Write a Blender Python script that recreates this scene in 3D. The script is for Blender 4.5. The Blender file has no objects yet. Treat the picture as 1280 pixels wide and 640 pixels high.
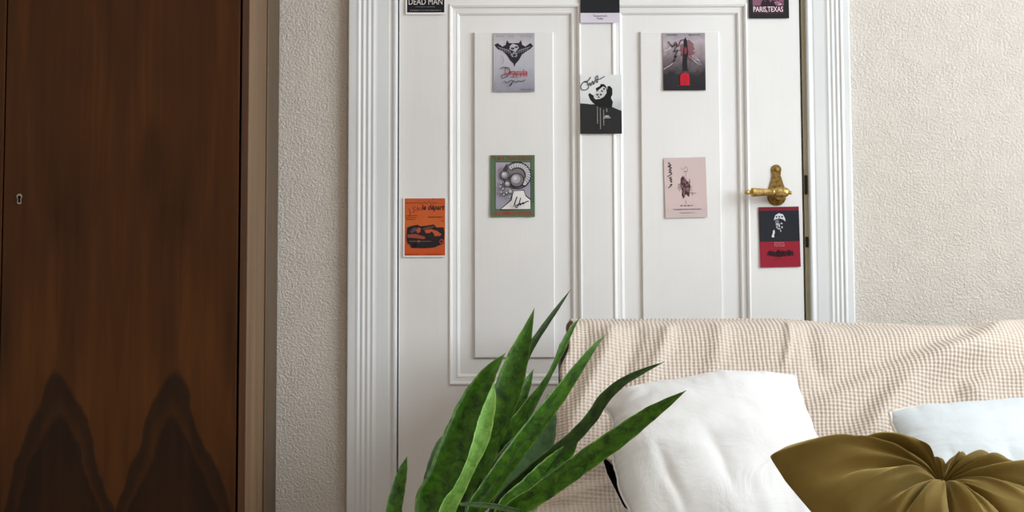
import bpy, bmesh, math, random
from mathutils import Vector, Matrix, noise
random.seed(7)
SC = bpy.context.scene
COL = SC.collection
PI = math.pi

# ------------------------------------------------------------------ camera
W, H, F = 1280, 640, 1768.0
CAM = Vector((0, -3.5, 0.69))
PITCH, ROLL = math.radians(4.0), math.radians(-0.18)
MR = (Matrix.Rotation(PI / 2 + PITCH, 4, 'X') @ Matrix.Rotation(ROLL, 4, 'Z'))
R3 = MR.to_3x3()
cd = bpy.data.cameras.new('camera')
cd.sensor_width = 36.0
cd.lens = F / W * 36.0
cam = bpy.data.objects.new('camera', cd)
COL.objects.link(cam)
cam.matrix_world = Matrix.Translation(CAM) @ MR
SC.camera = cam


def ray(px, py):
    return R3 @ Vector(((px - W / 2) / F, -(py - H / 2) / F, -1.0))


def P(px, py, Y):
    """world point seen at a pixel, on the plane y = Y"""
    d = ray(px, py)
    t = (Y - CAM.y) / d.y
    return CAM + d * t


def PX(px, Y, py=200):
    return P(px, py, Y).x


def PZ(py, Y, px=760):
    return P(px, py, Y).z


def on_plane(px, py, o, n):
    d = ray(px, py)
    t = (o - CAM).dot(n) / d.dot(n)
    return CAM + d * t


# ------------------------------------------------------------------ materials
def lin(c):
    def f(v):
        v /= 255.0
        return v / 12.92 if v <= 0.04045 else ((v + 0.055) / 1.055) ** 2.4
    return (f(c[0]), f(c[1]), f(c[2]), 1.0)


class NT:
    def __init__(s, name):
        s.m = bpy.data.materials.new(name)
        s.m.use_nodes = True
        s.t = s.m.node_tree
        s.b = s.t.nodes['Principled BSDF']

    def n(s, kind, **kw):
        nd = s.t.nodes.new(kind)
        for k, v in kw.items():
            setattr(nd, k, v)
        return nd

    def l(s, a, b):
        s.t.links.new(a, b)

    def val(s, sock, v):
        if hasattr(v, 'is_output'):
            s.l(v, sock)
        else:
            sock.default_value = v

    def math(s, op, a, b=0.0, c=None):
        nd = s.n('ShaderNodeMath', operation=op)
        s.val(nd.inputs[0], a)
        s.val(nd.inputs[1], b)
        if c is not None:
            s.val(nd.inputs[2], c)
        return nd.outputs[0]

    def mix(s, f, a, b, blend='MIX'):
        nd = s.n('ShaderNodeMix', data_type='RGBA', blend_type=blend)
        s.val(nd.inputs[0], f)
        s.val(nd.inputs[6], a)
        s.val(nd.inputs[7], b)
        return nd.outputs[2]

    def ramp(s, f, stops, interp='LINEAR'):
        nd = s.n('ShaderNodeValToRGB')
        nd.color_ramp.interpolation = interp
        e = nd.color_ramp.elements
        while len(e) < len(stops):
            e.new(0.5)
        for i, (p, c) in enumerate(stops):
            e[i].position = p
            e[i].color = c
        s.val(nd.inputs[0], f)
        return nd.outputs[0]

    def coord(s, which='Object', scale=(1, 1, 1), loc=(0, 0, 0)):
        tc = s.n('ShaderNodeTexCoord')
        mp = s.n('ShaderNodeMapping')
        mp.inputs['Scale'].default_value = scale
        mp.inputs['Location'].default_value = loc
        s.l(tc.outputs[which], mp.inputs[0])
        return mp.outputs[0]

    def noise(s, vec, scale, detail=2.0, rough=0.5, dist=0.0):
        nd = s.n('ShaderNodeTexNoise')
        s.l(vec, nd.inputs['Vector'])
        nd.inputs['Scale'].default_value = scale
        nd.inputs['Detail'].default_value = detail
        nd.inputs['Roughness'].default_value = rough
        nd.inputs['Distortion'].default_value = dist
        return nd.outputs['Fac']

    def bump(s, h, dist, strength=1.0, normal=None):
        nd = s.n('ShaderNodeBump')
        nd.inputs['Strength'].default_value = strength
        nd.inputs['Distance'].default_value = dist
        s.l(h, nd.inputs['Height'])
        if normal is not None:
            s.l(normal, nd.inputs['Normal'])
        return nd.outputs[0]

    def base(s, c):
        s.val(s.b.inputs['Base Color'], c)

    def norm(s, o):
        s.l(o, s.b.inputs['Normal'])

    def rough(s, v):
        s.val(s.b.inputs['Roughness'], v)


_flat = {}


def flat(c, rough=0.55, metal=0.0, name=None):
    key = (tuple(c), rough, metal)
    if key not in _flat:
        k = NT(name or 'ink_%d_%d_%d' % tuple(c))
        k.base(lin(c))
        k.rough(rough)
        k.b.inputs['Metallic'].default_value = metal
        k.b.inputs['Specular IOR Level'].default_value = 0.22
        _flat[key] = k.m
    return _flat[key]


def m_wall():
    k = NT('woodchip plaster')
    v = k.coord('Object')
    a = k.noise(v, 165, 3, 0.6, 0.5)
    b = k.noise(v, 240, 2, 0.5)
    g = k.noise(v, 1.5, 2)
    pv = k.coord('Object', (1, 1, 1), (3.1, 1.7, 0.4))
    mask = k.ramp(k.noise(pv, 26, 2, 0.5), [(0.36, (0.7,) * 3 + (1,)), (0.62, (1,) * 3 + (1,))])
    h = k.math('ADD', k.math('MULTIPLY', k.ramp(a, [(0.36, (0, 0, 0, 1)), (0.66, (1, 1, 1, 1))]), mask),
               k.math('MULTIPLY', b, 0.3))
    k.base(k.ramp(g, [(0.3, lin((209, 202, 193))), (0.7, lin((215, 208, 200)))]))
    k.norm(k.bump(h, 0.0027, 0.8))
    k.rough(0.85)
    return k.m


def m_paint(c, name, rough=0.42):
    k = NT(name)
    v = k.coord('Object', (60, 60, 5))
    v2 = k.coord('Object')
    a = k.noise(v, 1.0, 3, 0.6)
    g = k.noise(v2, 2.2, 3)
    c2 = tuple(x * 0.955 for x in c)
    k.base(k.ramp(g, [(0.3, lin(c2)), (0.65, lin(c))]))
    k.norm(k.bump(a, 0.0012, 0.28))
    k.rough(rough)
    return k.m


def m_wood(name, c1, c2, rough=0.4, sx=70.0, sz=2.0, spec=0.5):
    k = NT(name)
    v = k.coord('Object', (sx, sx, sz))
    a = k.noise(v, 1.0, 4, 0.6, 0.6)
    v2 = k.coord('Object', (14, 14, 0.7), (1.3, 0, 0.2))
    b = k.noise(v2, 1.0, 2, 0.5, 0.3)
    f = k.math('ADD', k.math('MULTIPLY', a, 0.55), k.math('MULTIPLY', b, 0.5))
    k.base(k.ramp(f, [(0.38, lin(c1)), (0.68, lin(c2))]))
    k.norm(k.bump(a, 0.0006, 0.2))
    k.rough(rough)
    k.b.inputs['Specular IOR Level'].default_value = spec
    return k.m


def m_veneer(xc, zpk, du0):
    """bookmatched dark veneer with a pair of dark flame figures"""
    k = NT('bookmatched walnut veneer')
    tc = k.n('ShaderNodeTexCoord')
    sep = k.n('ShaderNodeSeparateXYZ')
    k.l(tc.outputs['Object'], sep.inputs[0])
    x, z = sep.outputs[0], sep.outputs[2]
    xs = k.math('SUBTRACT', x, xc)
    u = k.math('ABSOLUTE', xs)
    comb = k.n('ShaderNodeCombineXYZ')
    k.l(u, comb.inputs[0])
    k.l(z, comb.inputs[2])
    mp = k.n('ShaderNodeMapping')
    mp.inputs['Scale'].default_value = (55, 1, 2.2)
    k.l(comb.outputs[0], mp.inputs[0])
    grain = k.noise(mp.outputs[0], 1.0, 4, 0.62, 0.5)
    mp2 = k.n('ShaderNodeMapping')
    mp2.inputs['Scale'].default_value = (9, 1, 1.4)
    mp2.inputs['Location'].default_value = (0.7, 0, 1.9)
    k.l(comb.outputs[0], mp2.inputs[0])
    big = k.noise(mp2.outputs[0], 1.0, 3, 0.5, 0.6)
    mp3 = k.n('ShaderNodeMapping')
    mp3.inputs['Scale'].default_value = (7, 1, 5)
    mp3.inputs['Location'].default_value = (2.7, 0, 0.9)
    tcv = k.n('ShaderNodeCombineXYZ')
    k.l(x, tcv.inputs[0])
    k.l(z, tcv.inputs[2])
    k.l(tcv.outputs[0], mp3.inputs[0])
    wob = k.noise(mp3.outputs[0], 1.0, 3, 0.55)
    du = k.math('ADD', k.math('SUBTRACT', u, du0), k.math('MULTIPLY', k.math('SUBTRACT', wob, 0.5), 0.075))
    # the inner flanks are longer than the outer ones
    hyp = k.math('SQRT', k.math('ADD', k.math('POWER', k.math('ABSOLUTE', k.math('MULTIPLY', du, 3.2)), 2.0), 0.0110))
    drop = k.math('SUBTRACT', k.math('SUBTRACT', zpk + 0.105, z), hyp)
    d = k.math('ADD', drop, k.math('MULTIPLY', k.math('SUBTRACT', grain, 0.5), 0.03))
    G = lambda v: (v, v, v, 1)
    dark = k.ramp(d, [(0.0, G(0)), (0.02, G(0.85)), (0.060, G(0.8)), (0.100, G(0.50)), (0.116, G(0.92)),
                      (0.20, G(0.85)), (0.34, G(0.6))])
    f = k.math('ADD', k.math('MULTIPLY', grain, 0.4), k.math('MULTIPLY', big, 0.65))
    basec = k.ramp(f, [(0.34, lin((50, 28, 11))), (0.55, lin((70, 40, 16))), (0.75, lin((88, 52, 20)))])
    # dark oval figure higher up, right of the bookmatch line
    ex = k.math('DIVIDE', k.math('SUBTRACT', x, xc + 0.068), 0.030)
    ez = k.math('DIVIDE', k.math('SUBTRACT', z, zpk + 0.47), 0.10)
    er = k.math('SQRT', k.math('ADD', k.math('MULTIPLY', ex, ex), k.math('MULTIPLY', ez, ez)))
    er = k.math('ADD', er, k.math('MULTIPLY', k.math('SUBTRACT', wob, 0.5), 1.2))
    knot = k.ramp(er, [(0.55, G(0.55)), (1.15, G(0))])
    fig = k.mix(k.math('MULTIPLY', dark, 0.9), basec, lin((24, 18, 13)))
    k.base(k.mix(knot, fig, lin((50, 28, 12))))
    k.norm(k.bump(grain, 0.0004, 0.15))
    k.rough(0.45)
    k.b.inputs['Specular IOR Level'].default_value = 0.16
    return k.m


def m_waffle():
    k = NT('cream and taupe waffle weave')
    tc = k.n('ShaderNodeTexCoord')
    sep = k.n('ShaderNodeSeparateXYZ')
    k.l(tc.outputs['UV'], sep.inputs[0])
    wob = k.noise(tc.outputs['UV'], 14.0, 3, 0.55)
    wob2 = k.noise(tc.outputs['UV'], 90.0, 2, 0.5)
    U = k.math('ADD', k.math('MULTIPLY', sep.outputs[0], 1 / 0.0094), k.math('MULTIPLY', wob, 0.7))
    V = k.math('ADD', k.math('MULTIPLY', sep.outputs[1], 1 / 0.0078), k.math('MULTIPLY', wob, 0.7))
    su = k.math('COSINE', k.math('MULTIPLY', U, 2 * PI))
    sv = k.math('COSINE', k.math('MULTIPLY', V, 2 * PI))
    h = k.math('ADD', k.math('ADD', k.math('MULTIPLY', su, 0.28), k.math('MULTIPLY', sv, 0.20)), 0.5)
    h2 = k.math('ADD', h, k.math('MULTIPLY', k.math('SUBTRACT', wob2, 0.5), 0.5))
    tint = k.mix(k.noise(tc.outputs['UV'], 5.0, 2), lin((209, 196, 183)), lin((218, 206, 194)))
    pit = k.mix(k.noise(tc.outputs['UV'], 9.0, 2), lin((194, 177, 163)), lin((204, 189, 175)))
    k.base(k.mix(k.ramp(h2, [(0.08, (0, 0, 0, 1)), (0.55, (1, 1, 1, 1))]), pit, tint))
    k.norm(k.bump(h2, 0.0036, 0.7))
    k.rough(0.95)
    k.b.inputs['Specular IOR Level'].default_value = 0.15
    k.b.inputs['Sheen Weight'].default_value = 0.15
    return k.m


def m_fabric(name, c, c2, rough=0.9, bscale=900, bd=0.0006, sheen=0.1, wr=0.0):
    k = NT(name)
    v = k.coord('Object')
    a = k.noise(v, bscale, 2)
    g = k.noise(v, 6, 3)
    k.base(k.ramp(g, [(0.35, lin(c)), (0.7, lin(c2))]))
    nb = k.bump(a, bd, 0.5)
    if wr:
        w = k.noise(v, 11, 4, 0.55, 1.2)
        nb = k.bump(w, wr, 0.6, nb)
    k.norm(nb)
    k.rough(rough)
    k.b.inputs['Specular IOR Level'].default_value = 0.2
    k.b.inputs['Sheen Weight'].default_value = sheen
    return k.m


def m_velvet():
    k = NT('olive velvet')
    v = k.coord('Object')
    g = k.noise(v, 9, 3)
    fz = k.noise(v, 500, 2)
    k.base(k.ramp(g, [(0.3, lin((98, 79, 30))), (0.7, lin((120, 99, 44)))]))
    k.norm(k.bump(fz, 0.0005, 0.35))
    k.rough(0.75)
    k.b.inputs['Specular IOR Level'].default_value = 0.25
    k.b.inputs['Sheen Weight'].default_value = 0.85
    k.b.inputs['Sheen Roughness'].default_value = 0.35
    k.b.inputs['Sheen Tint'].default_value = lin((210, 188, 120))
    return k.m


def m_leaf(name, c_dark, c_mid, c_edge, edge=0.9, blot=0.5):
    k = NT(name)
    tc = k.n('ShaderNodeTexCoord')
    sep = k.n('ShaderNodeSeparateXYZ')
    k.l(tc.outputs['UV'], sep.inputs[0])
    mp = k.n('ShaderNodeMapping')
    mp.inputs['Scale'].default_value = (2.6, 24, 1)
    k.l(tc.outputs['UV'], mp.inputs[0])
    a = k.noise(mp.outputs[0], 1.0, 4, 0.65, 1.1)
    ob = k.coord('Object')
    b = k.noise(ob, 55, 3, 0.6)
    f = k.math('ADD', k.math('MULTIPLY', a, 0.6), k.math('MULTIPLY', b, 0.4))
    body = k.ramp(f, [(0.5 - blot * 0.24, lin(c_dark)), (0.5 + blot * 0.24, lin(c_mid))])
    eu = k.math('MULTIPLY', k.math('ABSOLUTE', k.math('SUBTRACT', sep.outputs[0], 0.5)), 2.0)
    eu = k.math('ADD', eu, k.math('MULTIPLY', k.math('SUBTRACT', b, 0.5), 0.16))
    em = k.ramp(eu, [(edge, (0, 0, 0, 1)), (min(edge + 0.07, 1.0), (1, 1, 1, 1))])
    tip = k.ramp(sep.outputs[1], [(0.965, (0, 0, 0, 1)), (0.995, (0.8, 0.8, 0.8, 1))])
    em = k.math('MAXIMUM', k.math('MULTIPLY', em, k.ramp(b, [(0.42, (0.12,) * 3 + (1,)), (0.62, (0.7,) * 3 + (1,))])), tip)
    k.base(k.mix(em, body, lin(c_edge)))
    mpl = k.n('ShaderNodeMapping')
    mpl.inputs['Scale'].default_value = (26, 1.5, 1)
    k.l(tc.outputs['UV'], mpl.inputs[0])
    k.norm(k.bump(k.noise(mpl.outputs[0], 1.0, 2), 0.0012, 0.4))
    k.rough(0.42)
    k.b.inputs['Specular IOR Level'].default_value = 0.28
    return k.m


def m_brass(name='aged brass', c1=(140, 116, 66), c2=(212, 180, 112)):
    k = NT(name)
    v = k.coord('Object')
    a = k.noise(v, 130, 3, 0.6)
    k.base(k.ramp(a, [(0.34, lin(c1)), (0.60, lin(c2))]))
    k.b.inputs['Metallic'].default_value = 0.9
    k.rough(k.ramp(a, [(0.3, (0.5, 0.5, 0.5, 1)), (0.7, (0.3, 0.3, 0.3, 1))]))
    return k.m


M = dict(
    wall=m_wall(),
    door=m_paint((229, 229, 228), 'white door paint', 0.4),
    trim=m_paint((222, 225, 226), 'white gloss trim paint', 0.33),
    jamb=m_paint((176, 168, 140), 'yellowed jamb paint', 0.5),
    ceiling=m_paint((235, 232, 226), 'white ceiling paint', 0.8),
    floor=m_wood('oiled floorboards', (150, 118, 88), (180, 146, 112), 0.45, 12, 12),
    side=m_wood('light brown wardrobe side', (80, 56, 32), (126, 94, 60), 0.42, 60, 1.2),
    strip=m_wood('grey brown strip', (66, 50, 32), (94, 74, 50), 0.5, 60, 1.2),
    darkwood=m_wood('dark brown wood edge', (58, 33, 14), (86, 52, 24), 0.45, 60, 1.5),
    waffle=m_waffle(),
    sofa=m_fabric('charcoal upholstery', (44, 44, 50), (56, 56, 63)),
    cotton=m_fabric('white cotton', (222, 222, 222), (229, 229, 228), 0.9, 700, 0.0004, 0.1, 0.006),
    linen=m_fabric('pale blue white linen', (206, 213, 217), (216, 222, 225), 0.9, 700, 0.0004, 0.1, 0.005),
    piping=m_fabric('cream piping', (224, 218, 208), (232, 227, 219)),
    velvet=m_velvet(),
    brass=m_brass(),
    brass_plate=m_brass('darkened brass', (92, 74, 38), (160, 130, 72)),
    iron=flat((52, 44, 36), 0.5, 0.7, 'worn dark iron'),
    nickel=flat((170, 165, 152), 0.35, 0.9, 'keyhole metal'),
    black=flat((8, 7, 6), 0.8, 0, 'keyhole black'),
    pot=flat((196, 186, 172), 0.6, 0, 'matt clay glaze'),
    soil=flat((40, 30, 22), 0.95, 0, 'potting soil'),
    leaf_mid=m_leaf('mid green leaf', (20, 54, 2), (70, 118, 14), (120, 140, 52), 0.90, 0.55),
    leaf_dark=m_leaf('dark green leaf', (18, 38, 6), (48, 76, 18), (84, 84, 44), 0.93, 0.6),
    leaf_light=m_leaf('pale green leaf', (84, 134, 44), (128, 172, 86), (150, 180, 96), 0.92, 0.5),
    leaf_grey=m_leaf('grey green leaf', (52, 80, 44), (78, 106, 66), (104, 118, 78), 0.93, 0.6),
)


# ------------------------------------------------------------------ object helpers
def link(name, me, mat, parent=None):
    o = bpy.data.objects.new(name, me)
    COL.objects.link(o)
    for m in (mat if isinstance(mat, (list, tuple)) else [mat]):
        me.materials.append(m)
    if parent is not None:
        off = Vector((0, 0, 0))
        p = parent
        while p is not None:
            off += p.location
            p = p.parent
        me.transform(Matrix.Translation(-off))
        o.parent = parent
    return o


def obj(name, bm, mat, parent=None, smooth=False):
    me = bpy.data.meshes.new(name)
    bmesh.ops.recalc_face_normals(bm, faces=bm.faces[:])
    bm.to_mesh(me)
    bm.free()
    if smooth:
        for p in me.polygons:
            p.use_smooth = True
    return link(name, me, mat, parent)


def pyobj(name, verts, faces, mat, parent=None, smooth=True, uvs=None):
    me = bpy.data.meshes.new(name)
    me.from_pydata([tuple(v) for v in verts], [], faces)
    if uvs is not None:
        lay = me.uv_layers.new(name='UVMap')
        vi = [0] * len(me.loops)
        me.loops.foreach_get('vertex_index', vi)
        buf = []
        for i in vi:
            buf += uvs[i]
        lay.data.foreach_set('uv', buf)
    bm = bmesh.new()
    bm.from_mesh(me)
    bmesh.ops.recalc_face_normals(bm, faces=bm.faces[:])
    bm.to_mesh(me)
    bm.free()
    if smooth:
        for p in me.polygons:
            p.use_smooth = True
    return link(name, me, mat, parent)


def thing(name, label, cat, loc, group=None):
    o = bpy.data.objects.new(name, None)
    COL.objects.link(o)
    o.location = loc
    o.empty_display_size = 0.05
    return tag(o, label, cat, group)


def tag(o, label, cat, group=None):
    o['label'] = label
    o['category'] = cat
    if group:
        o['group'] = group
    return o


def struct(o):
    o['kind'] = 'structure'
    return o


def box(bm, x0, x1, y0, y1, z0, z1, bev=0.0, seg=2):
    vs = [bm.verts.new(p) for p in ((x0, y0, z0), (x1, y0, z0), (x1, y1, z0), (x0, y1, z0),
                                    (x0, y0, z1), (x1, y0, z1), (x1, y1, z1), (x0, y1, z1))]
    fs = [bm.faces.new([vs[i] for i in f]) for f in ((0, 3, 2, 1), (4, 5, 6, 7), (0, 1, 5, 4), (1, 2, 6, 5),
                                                     (2, 3, 7, 6), (3, 0, 4, 7))]
    if bev > 0:
        es = set()
        for f in fs:
            es |= set(f.edges)
        bmesh.ops.bevel(bm, geom=list(es), offset=bev, segments=seg, profile=0.5, affect='EDGES')


def prism(bm, prof, axis, a, b):
    """closed profile [(p,q)] extruded along an axis ('x': p=y,q=z  'z': p=x,q=y  'y': p=x,q=z)"""
    def pt(p, q, t):
        return {'x': (t, p, q), 'z': (p, q, t), 'y': (p, t, q)}[axis]
    A = [bm.verts.new(pt(p, q, a)) for p, q in prof]
    B = [bm.verts.new(pt(p, q, b)) for p, q in prof]
    n = len(prof)
    for i in range(n):
        bm.faces.new((A[i], A[(i + 1) % n], B[(i + 1) % n], B[i]))
    bm.faces.new(A)
    bm.faces.new(B[::-1])


def lathe(bm, prof, seg, mtx):
    """prof [(r, t)], spun about local z, placed by mtx"""
    rings = []
    for r, t in prof:
        if r < 1e-6:
            rings.append([bm.verts.new(mtx @ Vector((0, 0, t)))])
        else:
            rings.append([bm.verts.new(mtx @ Vector((r * math.cos(2 * PI * i / seg), r * math.sin(2 * PI * i / seg), t)))
                          for i in range(seg)])
    for A, B in zip(rings, rings[1:]):
        for i in range(seg):
            j = (i + 1) % seg
            if len(A) == 1 and len(B) == 1:
                continue
            if len(A) == 1:
                bm.faces.new((A[0], B[j], B[i]))
            elif len(B) == 1:
                bm.faces.new((A[i], A[j], B[0]))
            else:
                bm.faces.new((A[i], A[j], B[j], B[i]))
    for R in (rings[0], rings[-1]):
        if len(R) > 1:
            bm.faces.new(R)


def tube(bm, pts, r, seg=8):
    pts = [Vector(p) for p in pts]
    rings = []
    for i, p in enumerate(pts):
        t = (pts[min(i + 1, len(pts) - 1)] - pts[max(i - 1, 0)]).normalized()
        a = t.cross(Vector((0.31, 0.87, 0.37))).normalized()
        b = t.cross(a)
        rings.append([bm.verts.new(p + (a * math.cos(2 * PI * k / seg) + b * math.sin(2 * PI * k / seg)) * r) for k in range(seg)])
    for A, B in zip(rings, rings[1:]):
        for k in range(seg):
            bm.faces.new((A[k], A[(k + 1) % seg], B[(k + 1) % seg], B[k]))
    bm.faces.new(rings[0])
    bm.faces.new(rings[-1][::-1])


def interp(t, pts):
    """piecewise smooth interpolation of [(t, v)]"""
    if t <= pts[0][0]:
        return pts[0][1]
    for (a, va), (b, vb) in zip(pts, pts[1:]):
        if t <= b:
            f = (t - a) / (b - a)
            f = f * f * (3 - 2 * f)
            return va + (vb - va) * f
    return pts[-1][1]


def catmull(pts, n):
    """n+1 points evenly spread by parameter along a Catmull-Rom curve through pts"""
    pts = [Vector(p) for p in pts]
    q = [pts[0] * 2 - pts[1]] + pts + [pts[-1] * 2 - pts[-2]]
    out = []
    m = len(pts) - 1
    for i in range(n + 1):
        g = i / n * m
        k = min(int(g), m - 1)
        t = g - k
        p0, p1, p2, p3 = q[k], q[k + 1], q[k + 2], q[k + 3]
        out.append(0.5 * ((2 * p1) + (p2 - p0) * t + (2 * p0 - 5 * p1 + 4 * p2 - p3) * t * t + (3 * p1 - p0 - 3 * p2 + p3) * t ** 3))
    return out


# ------------------------------------------------------------------ room shell
XL, XR, YF, ZC = -1.86, 2.35, -4.7, 2.75
DY = -0.006                                  # front plane of the door's stiles
dx0, dx1 = PX(498.5, DY, 260), PX(1003.0, DY, 260)   # door edges
DZ1 = 2.06
jl, jr = dx0 - 0.0022, dx1 + 0.005

bm = bmesh.new()
box(bm, XL, jl - 0.002, 0, 0.14, 0, ZC)
box(bm, jr + 0.002, XR + 0.2, 0, 0.14, 0, ZC)
box(bm, jl - 0.002, jr + 0.002, 0, 0.14, DZ1 + 0.006, ZC)
struct(obj('wall_back', bm, M['wall']))

bm = bmesh.new()
box(bm, XL, XR + 0.2, YF, 0.2, -0.1, 0)
struct(obj('floor', bm, M['floor']))
bm = bmesh.new()
box(bm, XL - 0.12, XR + 0.2, YF - 0.12, 0.2, ZC, ZC + 0.1)
struct(obj('ceiling', bm, M['ceiling']))
bm = bmesh.new()
box(bm, XL - 0.12, XL, YF, 0.14, 0, ZC)
struct(obj('wall_left', bm, M['wall']))
bm = bmesh.new()
box(bm, XL - 0.12, XR + 0.2, YF - 0.12, YF, 0, ZC)
struct(obj('wall_front', bm, M['wall']))
# right wall with the window that lights the room
WY0, WY1, WZ0, WZ1 = -2.75, -0.75, 0.85, 2.5
bm = bmesh.new()
box(bm, XR, XR + 0.2, YF, WY0, 0, ZC)
box(bm, XR, XR + 0.2, WY1, 0, 0, ZC)
box(bm, XR, XR + 0.2, WY0, WY1, 0, WZ0)
box(bm, XR, XR + 0.2, WY0, WY1, WZ1, ZC)
struct(obj('wall_right', bm, M['wall']))
bm = bmesh.new()
fw = 0.06
box(bm, XR + 0.06, XR + 0.12, WY0, WY0 + fw, WZ0, WZ1)
box(bm, XR + 0.06, XR + 0.12, WY1 - fw, WY1, WZ0, WZ1)
box(bm, XR + 0.06, XR + 0.12, WY0 + fw, WY1 - fw, WZ0, WZ0 + fw)
box(bm, XR + 0.06, XR + 0.12, WY0 + fw, WY1 - fw, WZ1 - fw, WZ1)
box(bm, XR + 0.065, XR + 0.115, (WY0 + WY1) / 2 - 0.03, (WY0 + WY1) / 2 + 0.03, WZ0 + fw, WZ1 - fw)
struct(obj('window_1', bm, M['trim']))
bm = bmesh.new()
box(bm, XR - 0.015, XR, YF, -0.02, 0, 0.09, 0.004)
struct(obj('baseboard_right', bm, M['trim']))

# door casings: (px from the outer edge, mm proud of the wall)
PROF = [(0, 0), (0, 20), (0.8, 21.4), (2, 21.8), (10, 21.8), (11.5, 22.4), (13, 22.8), (14.2, 22.2), (15.2, 20.6), (16.2, 19.9)]
for i in range(1, 25):                           # three soft beads
    t = i / 24
    PROF.append((16.2 + 19.3 * t, 19.9 - 2.4 * t + 1.25 * (1 - 0.25 * t) * (1 - math.cos(2 * PI * 3 * t)) * 0.8))
PROF += [(37, 16.9), (52, 16), (53.5, 15), (55.5, 15.4), (58, 17.6), (60, 18.2), (61.8, 17.0), (63, 13), (63, 0)]
S = 0.00198
xo = PX(434.3, -0.02, 300)
bm = bmesh.new()
kx = (jl - 0.001 - xo) / 63
prism(bm, [(xo + a * kx, -b / 1000) for a, b in PROF], 'z', 0.0, DZ1 + 0.13)
struct(obj('trim_1', bm, M['trim']))
xo2 = PX(1066.5, -0.02, 260)
xi2 = PX(1012.0, -0.02, 260)
bm = bmesh.new()
kx = (xo2 - xi2) / 63
prism(bm, [(xo2 - a * kx, -b / 1000) for a, b in PROF], 'z', 0.0, DZ1 + 0.13)
struct(obj('trim_2', bm, M['trim']))
bm = bmesh.new()
prism(bm, [(-b / 1000, DZ1 + 0.13 - a * S) for a, b in PROF], 'x', xo + 0.125, xi2)
struct(obj('trim_3', bm, M['trim']))
# jamb lining behind the door and the worn strip on the lock side
bm = bmesh.new()
box(bm, jr + 0.0005, xi2 + 0.004, -0.004, 0, 0, DZ1, 0.001, 1)
box(bm, jl, jl + 0.02, 0.042, 0.13, 0, DZ1)
box(bm, jr - 0.02, jr, 0.042, 0.13, 0, DZ1)
box(bm, jl + 0.02, jr - 0.02, 0.125, 0.13, 0, DZ1)
jamb = struct(obj('trim_4', bm, M['jamb']))
for a, b in ((219, 243), (296, 309)):
    bm = bmesh.new()
    z1, z0 = PZ(a, -0.005, 1006), PZ(b, -0.005, 1006)
    x0 = jr + 0.001
    box(bm, x0, x0 + 0.0075, -0.0075, -0.0042, z0, z1, 0.0012, 1)
    for t in (0.2, 0.78):
        zz = z0 + (z1 - z0) * t
        lathe(bm, [(0.0022, 0), (0.0022, 0.0012), (0.0012, 0.0018), (0, 0.0019)], 10,
              Matrix.Translation((x0 + 0.0037, -0.0075, zz)) @ Matrix.Rotation(PI / 2, 4, 'X'))
    obj('strike_plate', bm, M['iron'], jamb)

# ------------------------------------------------------------------ the panelled door
door_panels = []
for a, b in ((561, 727), (766, 936.5)):
    xa, xb = PX(a, DY), PX(b, DY)
    door_panels.append((xa, xb, PZ(481, DY), PZ(4.5, DY)))
    door_panels.append((xa, xb, 0.18, PZ(526, DY)))
pa, pb = door_panels[0], door_panels[2]
lo, hi = PZ(526, DY), PZ(481, DY)
top = pa[3]
bm = bmesh.new()


def quad(bm, x0, x1, z0, z1, y):
    bm.faces.new([bm.verts.new((x, y, z)) for x, z in ((x0, z0), (x1, z0), (x1, z1), (x0, z1))])


for x0, x1 in ((dx0, pa[0]), (pa[1], pb[0]), (pb[1], dx1)):
    for z0, z1 in ((0.008, 0.18), (0.18, lo), (lo, hi), (hi, top), (top, DZ1)):
        quad(bm, x0, x1, z0, z1, DY)
for x0, x1 in ((pa[0], pa[1]), (pb[0], pb[1])):
    for z0, z1 in ((0.008, 0.18), (lo, hi), (top, DZ1)):
        quad(bm, x0, x1, z0, z1, DY)
LOOPS = [(0, 0), (0.0005, -0.0022), (0.0035, -0.0032), (0.0075, -0.0012), (0.0100, 0.0042), (0.0185, 0.0050), (0.0200, 0.0040),
         (0.0235, 0.0052), (0.0275, 0.0110)]
for (xa, xb, za, zb) in door_panels:
    prev = None
    for off, dep in LOOPS:
        c = [bm.verts.new((x, DY + dep, z)) for x, z in ((xa + off, za + off), (xb - off, za + off), (xb - off, zb - off), (xa + off, zb - off))]
        if prev:
            for i in range(4):
                bm.faces.new((prev[i], prev[(i + 1) % 4], c[(i + 1) % 4], c[i]))
        prev = c
    bm.faces.new(prev)
# sides and back of the leaf
bk = DY + 0.044
for f in (((dx0, DY, 0.008), (dx0, DY, DZ1), (dx0, bk, DZ1), (dx0, bk, 0.008)), ((dx1, DY, 0.008), (dx1, DY, DZ1), (dx1, bk, DZ1), (dx1, bk, 0.008)),
          ((dx0, DY, DZ1), (dx1, DY, DZ1), (dx1, bk, DZ1), (dx0, bk, DZ1)), ((dx0, DY, 0.008), (dx1, DY, 0.008), (dx1, bk, 0.008), (dx0, bk, 0.008)),
          ((dx0, bk, 0.008), (dx1, bk, 0.008), (dx1, bk, DZ1), (dx0, bk, DZ1))):
    bm.faces.new([bm.verts.new(p) for p in f])
bmesh.ops.remove_doubles(bm, verts=bm.verts[:], dist=1e-5)
me = bpy.data.meshes.new('door_1')
bm.normal_update()
bm.to_mesh(me)
bm.free()
door = struct(link('door_1', me, M['door']))
door['label'] = 'white panelled door covered with film postcards'
RF = DY + 0.0110                                # recessed field
RP = DY + 0.0040                                # raised field
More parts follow.
